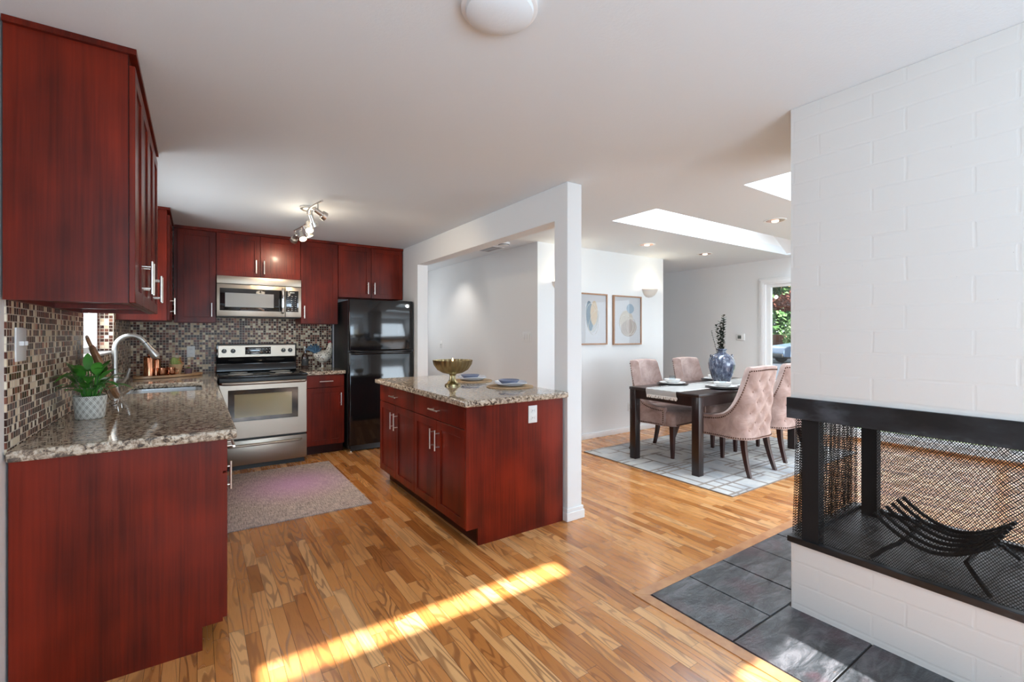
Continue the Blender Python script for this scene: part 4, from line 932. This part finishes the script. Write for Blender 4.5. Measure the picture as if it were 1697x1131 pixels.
def wavy_plate(x, y, z, R, amp, name, mat, h, ph):
    bm = BM(); n = 48; rings = []
    for f, zz in ((.45, 0), (.75, .004), (1.0, h), (.985, h+.004), (.72, .009), (.4, .005)):
        rings.append([bm.verts.new((x+R*f*math.cos(2*PI*i/n), y+R*f*math.sin(2*PI*i/n), z+zz+(amp*math.sin(3*2*PI*i/n+ph) if f > .9 else 0))) for i in range(n)])
    for a, b in zip(rings, rings[1:]):
        for i in range(n): bm.faces.new((a[i], a[(i+1) % n], b[(i+1) % n], b[i]))
    bm.faces.new(rings[0][::-1]); bm.faces.new(rings[-1]); return obj(name, bm, mat, loc=(x, y, z))
for (x, y, lab) in ((1.985, 2.945, 'nearest the white column'), (1.955, 3.50, 'behind the brass bowl')):
    o = obj('placemat', lathe(BM(), [(0, 0), (.178, 0), (.180, .003), (.178, .006), (0, .006)], (x, y, IZ), 48), 'woven', loc=(x, y, IZ)); tag(o, 'round woven straw placemat on the island '+lab, 'placemat', 'woven placemats on the island')
    o = wavy_plate(x+.01, y+.005, IZ+.0065, .125, .005, 'wavy_plate', 'white_plate', .026, 1.0); tag(o, 'pale plate with wavy rim on the island '+lab, 'plate', 'wavy plates on the island')
    o = obj('cereal_bowl', lathe(BM(), [(0, 0), (.035, 0), (.060, .015), (.083, .040), (.080, .042), (.056, .019), (.03, .006), (0, .006)], (x-.01, y, IZ+.0135), 40), 'blue_ceramic', loc=(x-.01, y, IZ+.0135)); tag(o, 'slate blue shallow bowl on the island '+lab, 'bowl', 'blue bowls on the island')

# ------------------------------------------------------------ things on the sink counter
px, py = -.425, 2.975
def leaf(bm, base, d, L, w, droop=.4, n=7):
    d = Vector(d).normalized(); side = d.cross(Vector((0, 0, 1))).normalized(); L_, R_ = [], []; mid = []
    for i in range(n+1):
        t = i/n; p = Vector(base)+d*L*t+Vector((0, 0, -droop*L*t*t)); wd = w*math.sin(PI*min(1, t**.75))**.8*(1-.15*t) if 0 < t < 1 else 0
        mid.append(bm.verts.new(p)); L_.append(bm.verts.new(p+side*wd+Vector((0, 0, .25*wd)))); R_.append(bm.verts.new(p-side*wd+Vector((0, 0, .25*wd))))
    for i in range(n):
        bm.faces.new((mid[i], mid[i+1], L_[i+1], L_[i])); bm.faces.new((R_[i], R_[i+1], mid[i+1], mid[i]))
pp = thing('potted_plant', 'leafy green plant in a grey pot with white lattice pattern', 'potted plant', (px, py, IZ))
obj('pot', lathe(BM(), [(0, 0), (.050, 0), (.054, .004), (.063, .105), (.062, .109), (.058, .109), (.055, .09), (0, .09)], (px, py, IZ), 48), 'pot', pp)
obj('soil', lathe(BM(), [(.055, .088), (.04, .094), (0, .096)], (px, py, IZ), 24), 'soil', pp)
random.seed(11)
for k in range(40):
    a = k*2.399; el = .2+1.15*random.random(); hb = .10+.10*random.random(); rad = .01+.02*random.random()
    b0 = Vector((px+rad*math.cos(a), py+rad*math.sin(a), IZ+.09)); b1 = Vector((px+(rad+.025)*math.cos(a), py+(rad+.025)*math.sin(a), IZ+hb+.02))
    bm = BM(); tube(bm, [b0, (b0+b1)/2+Vector((0, 0, .01)), b1], .0022, 5)
    leaf(bm, b1, (math.cos(a)*math.cos(el), math.sin(a)*math.cos(el), math.sin(el)), random.uniform(.09, .14), random.uniform(.018, .027), random.uniform(.15, .6)); bmesh.ops.remove_doubles(bm, verts=bm.verts, dist=1e-6)
    obj('leaf', bm, 'leaf', pp)
# round wooden board on a wire easel leaning at the tile
ax_, ay_ = -.455, 3.50
bd = thing('wooden_board', 'round wooden serving board leaning against the mosaic behind the plant', 'serving board', (ax_, ay_, IZ))
mt = Matrix.Translation((ax_+.01, ay_, IZ+.185)) @ Matrix.Rotation(-.36, 4, 'Y') @ Matrix.Rotation(.10, 4, 'Z') @ Matrix.Rotation(PI/2, 4, 'Y')
bm = BM(); lathe(bm, [(0, -.008), (.150, -.008), (.165, -.002), (.168, .012), (.158, .018), (.150, .008), (0, .006)], (0, 0, 0), 48); obj('board', xf(bm, mt), 'board_wood', bd)
obj('handle', xf(tube(BM(), [(-.155, -.04, .004), (-.20, -.035, .006), (-.215, 0, .008), (-.20, .035, .006), (-.155, .04, .004)], .008, 8), mt), 'board_wood', bd)
es = thing('wire_easel', 'thin silver wire easel holding the round wooden board', 'easel', (ax_+.05, ay_, IZ))
for s in (-1, 1):
    y = ay_+s*.075; obj('wire_leg', tube(BM(), [(ax_+.085, y, IZ+.035), (ax_+.082, y, IZ+.008), (ax_+.055, y, IZ+.004), (ax_+.03, y, IZ+.02), (ax_-.03, y-s*.03, IZ+.20)], .003, 6), 'chrome', es)
obj('wire_bar', tube(BM(), [(ax_+.055, ay_-.075, IZ+.004), (ax_+.055, ay_+.075, IZ+.004)], .003, 6), 'chrome', es)
# tray with copper and cacti in the corner
tx, ty = -.215, 5.44; ta = .52
def tl_(u, v, z=0): return (tx+u*math.cos(ta)-v*math.sin(ta), ty+u*math.sin(ta)+v*math.cos(ta), IZ+z)
tr = thing('wooden_tray', 'long oval light wood tray in the counter corner under the tile', 'tray', (tx, ty, IZ), 0)
def oval(a, b, z, n=48): return [tl_(a*math.cos(2*PI*i/n), b*math.sin(2*PI*i/n), z) for i in range(n)]
obj('tray_body', loft(BM(), [oval(.285, .095, 0), oval(.295, .105, .004), oval(.295, .105, .024), oval(.285, .095, .024), oval(.283, .093, .009)], True, True), 'tray_wood', tr)
def put(name, prof, u, v, mat, lab, cat, grp=None, z=.010, n=32):
    c = tl_(u, v, z); r = thing(name, lab, cat, c, 0, grp); return r, c
r, c = put('canister', 0, -.165, .015, 0, 'tall copper canister standing highest on the wooden tray', 'canister'); obj('body', lathe(BM(), [(0, 0), (.040, 0), (.040, .175), (.038, .18), (.030, .188), (0, .19)], c), 'copper', r); obj('knob', lathe(BM(), [(.004, .188), (.009, .196), (.007, .205), (0, .207)], c, 16), 'copper', r)
r, c = put('canister', 0, -.085, .058, 0, 'shorter copper canister at the back of the wooden tray', 'canister'); obj('body', lathe(BM(), [(0, 0), (.036, 0), (.036, .150), (.034, .155), (.028, .162), (0, .165)], c), 'copper', r)
for u, lab in ((-.088, 'copper mug on the wooden tray, the one beside the tall canister'), (-.008, 'copper mug on the wooden tray, the one beside the cactus pot')):
    r, c = put('copper_mug', 0, u, -.035, 0, lab, 'mug', 'copper mugs on the tray'); obj('cup', lathe(BM(), [(0, 0), (.034, 0), (.036, .004), (.036, .080), (.034, .080), (.033, .006), (0, .005)], c), 'copper', r)
    obj('handle', tube(BM(), [(c[0]+.034, c[1], c[2]+.065), (c[0]+.055, c[1]-.004, c[2]+.06), (c[0]+.056, c[1]-.004, c[2]+.03), (c[0]+.034, c[1], c[2]+.018)], .0035, 8), 'copper', r)
r, c = put('cactus_pot', 0, .070, .028, 0, 'ribbed yellow-green cactus in a tan clay pot on the tray', 'potted cactus')
obj('pot', lathe(BM(), [(0, 0), (.036, 0), (.052, .085), (.057, .085), (.057, .105), (.050, .105), (.048, .09), (0, .09)], c), 'terracotta', r)
for dx, dy, rr_, hh in ((-.018, 0, .026, .085), (.018, .012, .020, .075)):
    obj('cactus_body', lathe(BM(), [(.6*rr_, 0), (rr_, hh*.35), (rr_*.95, hh*.65), (rr_*.5, hh*.93), (0, hh)], (c[0]+dx, c[1]+dy, c[2]+.088), 48, .14, 12), 'cactus', r)
bm = BM()
for k in range(16): bmesh.ops.create_icosphere(bm, subdivisions=1, radius=.006, matrix=Matrix.Translation((c[0]+.03+random.uniform(-.014, .016), c[1]-.01+random.uniform(-.015, .015), c[2]+.115+random.uniform(0, .055))))
obj('buds', bm, 'bloom', r)
r, c = put('cactus_pot', 0, .165, .0, 0, 'small succulent in a plum coloured clay pot at the tray end', 'potted cactus')
obj('pot', lathe(BM(), [(0, 0), (.026, 0), (.034, .045), (.036, .060), (.031, .060), (.029, .05), (0, .05)], c), 'plum_pot', r)
bm = BM()
for k in range(14):
    a = k*2.4; leaf(bm, (c[0], c[1], c[2]+.05), (math.cos(a), math.sin(a), .6+.5*(k % 3)), .036, .007, .1, 4)
obj('succulent', bm, 'cactus', r)
# bottle and rooster on the short counter
sx, sy = 1.035, 5.80
r = thing('soap_bottle', 'dark brown glass pump bottle standing right of the range', 'bottle', (sx, sy, IZ))
obj('bottle_body', lathe(BM(), [(0, 0), (.036, 0), (.038, .006), (.038, .135), (.030, .165), (.014, .182), (.014, .205), (0, .205)], (sx, sy, IZ)), 'amber', r)
obj('pump', tube(BM(), [(sx, sy, IZ+.205), (sx, sy, IZ+.25), (sx-.004, sy-.03, IZ+.252)], [.009, .005, .005], 8), 'nickel', r); obj('label_band', lathe(BM(), [(.0385, .04), (.0388, .042), (.0388, .115), (.0385, .117)], (sx, sy, IZ)), 'slot', r)
def roosterm():
    g = G('spotted_white_glaze', .3, coat=.4); x, y, z = g.P(); v = g.vor(g.vec(x, y, g.mul(z, .7)), 62); n = g.noise(g.vec(x, y, z), 7, 2)
    c = g.mix(g.m('LESS_THAN', v, .33), (.66, .63, .56), (.03, .03, .04)); c = g.mix(g.smooth(n, .58, .66), c, (.45, .33, .20)); g.set('Base Color', c); return g.mat
M['rooster'] = roosterm(); M['rooster_blue'] = leafm('blue_black_tail_glaze', (.01, .015, .03), (.10, .22, .36), .3); M['rooster_red'] = flat('red_comb_glaze', (.28, .015, .02), .35)
cx, cy = 1.215, 5.78; zz = IZ
ro = thing('rooster_figurine', 'painted ceramic rooster with red comb and blue-black tail on the short counter', 'figurine', (cx, cy, zz))
bm = BM(); L = []
prof = [(-.085, .185, .012), (-.075, .175, .030), (-.05, .155, .054), (-.01, .140, .072), (.03, .143, .075), (.065, .170, .062), (.082, .205, .040), (.088, .235, .031), (.090, .262, .026), (.094, .285, .023), (.100, .300, .015), (.104, .306, .003)]
tube(bm, [(cx+x, cy, zz+z) for x, z, r_ in prof], [p[2] for p in prof], 20); obj('body', bm, 'rooster', ro)
obj('base', lathe(BM(), [(0, 0), (.045, 0), (.045, .008), (.012, .014), (.009, .05), (.012, .085), (0, .10)], (cx+.005, cy, zz), 24), 'rooster', ro)
bm = BM(); prism(bm, [(cx+.068, zz+.297), (cx+.066, zz+.325), (cx+.074, zz+.315), (cx+.078, zz+.338), (cx+.087, zz+.320), (cx+.094, zz+.340), (cx+.101, zz+.318), (cx+.110, zz+.326), (cx+.108, zz+.296)], 'y', cy-.006, cy+.006); obj('comb', bm, 'rooster_red', ro, bev=.003)
bm = BM(); bmesh.ops.create_uvsphere(bm, u_segments=10, v_segments=8, radius=.013, matrix=Matrix.Translation((cx+.112, cy, zz+.268)) @ Matrix.Diagonal((.7, .7, 1.4, 1))); obj('wattle', bm, 'rooster_red', ro)
obj('beak', tube(BM(), [(cx+.108, cy, zz+.290), (cx+.128, cy, zz+.284)], [.008, .0015], 8), 'terracotta', ro)
for k in range(7):
    a = 2.5-.28*k; Lk = .125-.006*abs(k-2); base = Vector((cx-.065, cy+(k % 3-1)*.012, zz+.175)); d = Vector((math.cos(a), 0, math.sin(a)))
    tip = base+d*Lk; dr_ = Vector((-.03, 0, -.035-.01*k)) if k < 4 else Vector((-.045, 0, -.02))
    obj('tail_feather', tube(BM(), [base, base+d*Lk*.5, tip+dr_*.3, tip+dr_], [.010, .014, .013, .004], 8), 'rooster_blue', ro)

# ------------------------------------------------------------ outdoors
struct('ground_patio', box(BM(), 7.0, 7.9, -6, 9, -.12, -.04), 'patio')
lw = obj('lawn', box(BM(), 7.9, 14.0, -20, 22, -.16, -.05), 'lawn', kind='structure')
struct('ground_driveway', box(BM(), 14.0, 34, -24, 32, -.32, -.20), 'asphalt')
struct('ground_yard', box(BM(), -30, 7.0, -30, -2.7, -.25, -.10), 'lawn')
F2 = Vector((math.sin(TH), math.cos(TH), 0)); R2 = Vector((math.cos(TH), -math.sin(TH), 0))
def foliage(bm, c, rad, n, ls, seed):
    rnd = random.Random(seed)
    for _ in range(n):
        v = Vector((rnd.gauss(0, 1), rnd.gauss(0, 1), rnd.gauss(0, 1))).normalized()*(rnd.random()**.35)
        p = Vector((c[0]+v.x*rad[0], c[1]+v.y*rad[1], c[2]+v.z*rad[2])); a = Vector((rnd.gauss(0, 1), rnd.gauss(0, 1), rnd.gauss(0, 1))).normalized(); b = a.orthogonal().normalized(); s = ls*rnd.uniform(.6, 1.3)
        bm.faces.new([bm.verts.new(q) for q in (p-a*s, p+b*s*.5, p+a*s, p-b*s*.5)])
def at(u, a, z=0): return Vector((0, 0, z))+F2*a+R2*(a*(u-848.5)/766.9)
def tree(name, u, a, zc, rad, n, ls, mat, lab, grp, seed, trunk=True):
    c = at(u, a, zc); r = thing(name, lab, 'tree' if trunk else 'bush', (c.x, c.y, -.2), group=grp)
    bm = BM(); foliage(bm, c, rad, n, ls, seed); o = obj('foliage', bm, mat, r, smooth=False)
    if trunk: obj('trunk', tube(BM(), [(c.x, c.y, -.2), (c.x+.1, c.y, zc*.5), (c.x, c.y, zc+rad[2]*.4)], [.16, .12, .06], 10), 'bark', r)
tree('hedge_bush', 1245, 28, 1.0, (1.3, 1.1, 1.3), 2600, .14, 'hedge', 'rounded light green bush in front of the fence left of the car', 'bushes along the fence', 1, False)
tree('hedge_bush', 1334, 28, 1.1, (1.3, 1.1, 1.5), 3000, .14, 'hedge', 'rounded light green bush behind the parked car', 'bushes along the fence', 2, False)
tree('hedge_bush', 1425, 28, 1.1, (2.0, 1.1, 1.6), 3000, .15, 'hedge', 'rounded green bush farther right along the fence', 'bushes along the fence', 3, False)
tree('tree', 1262, 20, 4.1, (1.5, 1.6, 1.3), 4200, .13, 'tree_leaf', 'dark leafy green tree seen through the upper door glass', 'trees across the driveway', 4)
tree('tree', 1310, 34, 3.4, (3.2, 2.2, 3.2), 4200, .22, 'tree_leaf', 'large green tree rising behind the fence', 'trees across the driveway', 8)
tree('maple_tree', 1322, 23.0, 3.15, (1.9, 1.9, .7), 2600, .13, 'maple', 'rust red maple tree beneath the green tree crowns', 'trees across the driveway', 5)
tree('tree', 1160, 38, 4.5, (2.8, 2.8, 3.4), 4200, .24, 'tree_leaf', 'large green tree left of the door view behind the fence', 'trees across the driveway', 6)
tree('tree', 1500, 42, 4.5, (3, 3, 3.4), 4200, .28, 'tree_leaf', 'large green tree far right behind the fence', 'trees across the driveway', 9)
tree('tree', 1760, 41, 4.2, (3.2, 3.0, 3.4), 3600, .26, 'tree_leaf', 'large green tree at the far right end of the board fence', 'trees across the driveway', 10)
tree('hedge_bush', 1560, 28, 1.1, (2.0, 1.1, 1.5), 2600, .15, 'hedge', 'rounded green bush at the far right end of the fence row', 'bushes along the fence', 12, False)
fa, fb = at(1180, 30), at(1600, 30); fn = thing('fence', 'tall reddish-brown vertical board fence across the driveway', 'fence', ((fa.x+fb.x)/2, (fa.y+fb.y)/2, -.2)); bm = BM(); nb = 110
for k in range(nb):
    p = fa.lerp(fb, k/nb); q = fa.lerp(fb, (k+.93)/nb); nrm = F2*.025
    prism(bm, [(p.x, p.y), (q.x, q.y), (q.x+nrm.x, q.y+nrm.y), (p.x+nrm.x, p.y+nrm.y)], 'z', -.2, 1.28+.02*(k % 2))
obj('boards', bm, 'fence', fn)
for k in range(10):
    p = fa.lerp(fb, k/9)+F2*.08; obj('post', box(BM(), p.x-.06, p.x+.06, p.y-.06, p.y+.06, -.2, 1.1), 'fence', fn)
# car: length axis along R2, nose to the left
car = thing('parked_car', 'pale blue estate car parked on the driveway beyond the glazed door', 'car', at(1352, 24.3, -.2))
cm = Matrix.Translation(at(1352, 24.3, -.2)) @ Matrix.Rotation(-TH, 4, 'Z')
def carb(bm): return xf(bm, cm)
outl = [(-2.15, .35), (-2.2, .55), (-2.15, .78), (-1.9, .90), (-1.2, 1.0), (-.75, 1.05), (-.15, 1.48), (.1, 1.52), (1.5, 1.50), (2.05, 1.05), (2.18, .95), (2.2, .4), (1.75, .35), (1.68, .62), (1.38, .74), (1.08, .62), (1.0, .32), (-.95, .32), (-1.02, .62), (-1.35, .76), (-1.68, .62), (-1.75, .35)]
obj('body', carb(prism(BM(), outl, 'y', -.85, .85)), 'car', car, bev=.05, seg=3)
obj('side_windows', carb(prism(BM(), [(-.62, 1.07), (-.12, 1.42), (1.42, 1.42), (1.85, 1.07)], 'y', -.858, .858)), 'black_glass', car)
obj('bumper', carb(box(BM(), -2.26, -1.8, -.80, .80, .30, .52, .05, 3)), 'black', car)
for x in (-1.35, 1.38):
    for y in (-.80, .80):
        s = 1 if y > 0 else -1
        bm = lathe(BM(), [(.20, -.10), (.31, -.10), (.335, -.07), (.335, .07), (.31, .10), (.20, .10)], (0, 0, 0), 32); xf(bm, Matrix.Translation((x, y, .335)) @ Matrix.Rotation(PI/2, 4, 'X')); w_ = obj('wheel', carb(bm), 'tyre', car)
        bm = BM(); cyl(bm, (x, y+s*.02, .335), (x, y+s*.09, .335), .06, n=16)
        for k in range(6): a = k*PI/3; cyl(bm, (x+.04*math.cos(a), y+s*.08, .335+.04*math.sin(a)), (x+.2*math.cos(a), y+s*.085, .335+.2*math.sin(a)), .022, n=6)
        bm2 = lathe(bm, [(.19, -.09), (.215, -.095), (.215, .095), (.19, .09)], (0, 0, 0), 32) if False else bm
        obj('rim', carb(bm), 'rim', w_)
        obj('rim_ring', carb(tube(BM(), [(x+.205*math.cos(a), y+s*.09, .335+.205*math.sin(a)) for a in [2*PI*i/32 for i in range(33)]], .02, 8, False)), 'rim', w_)
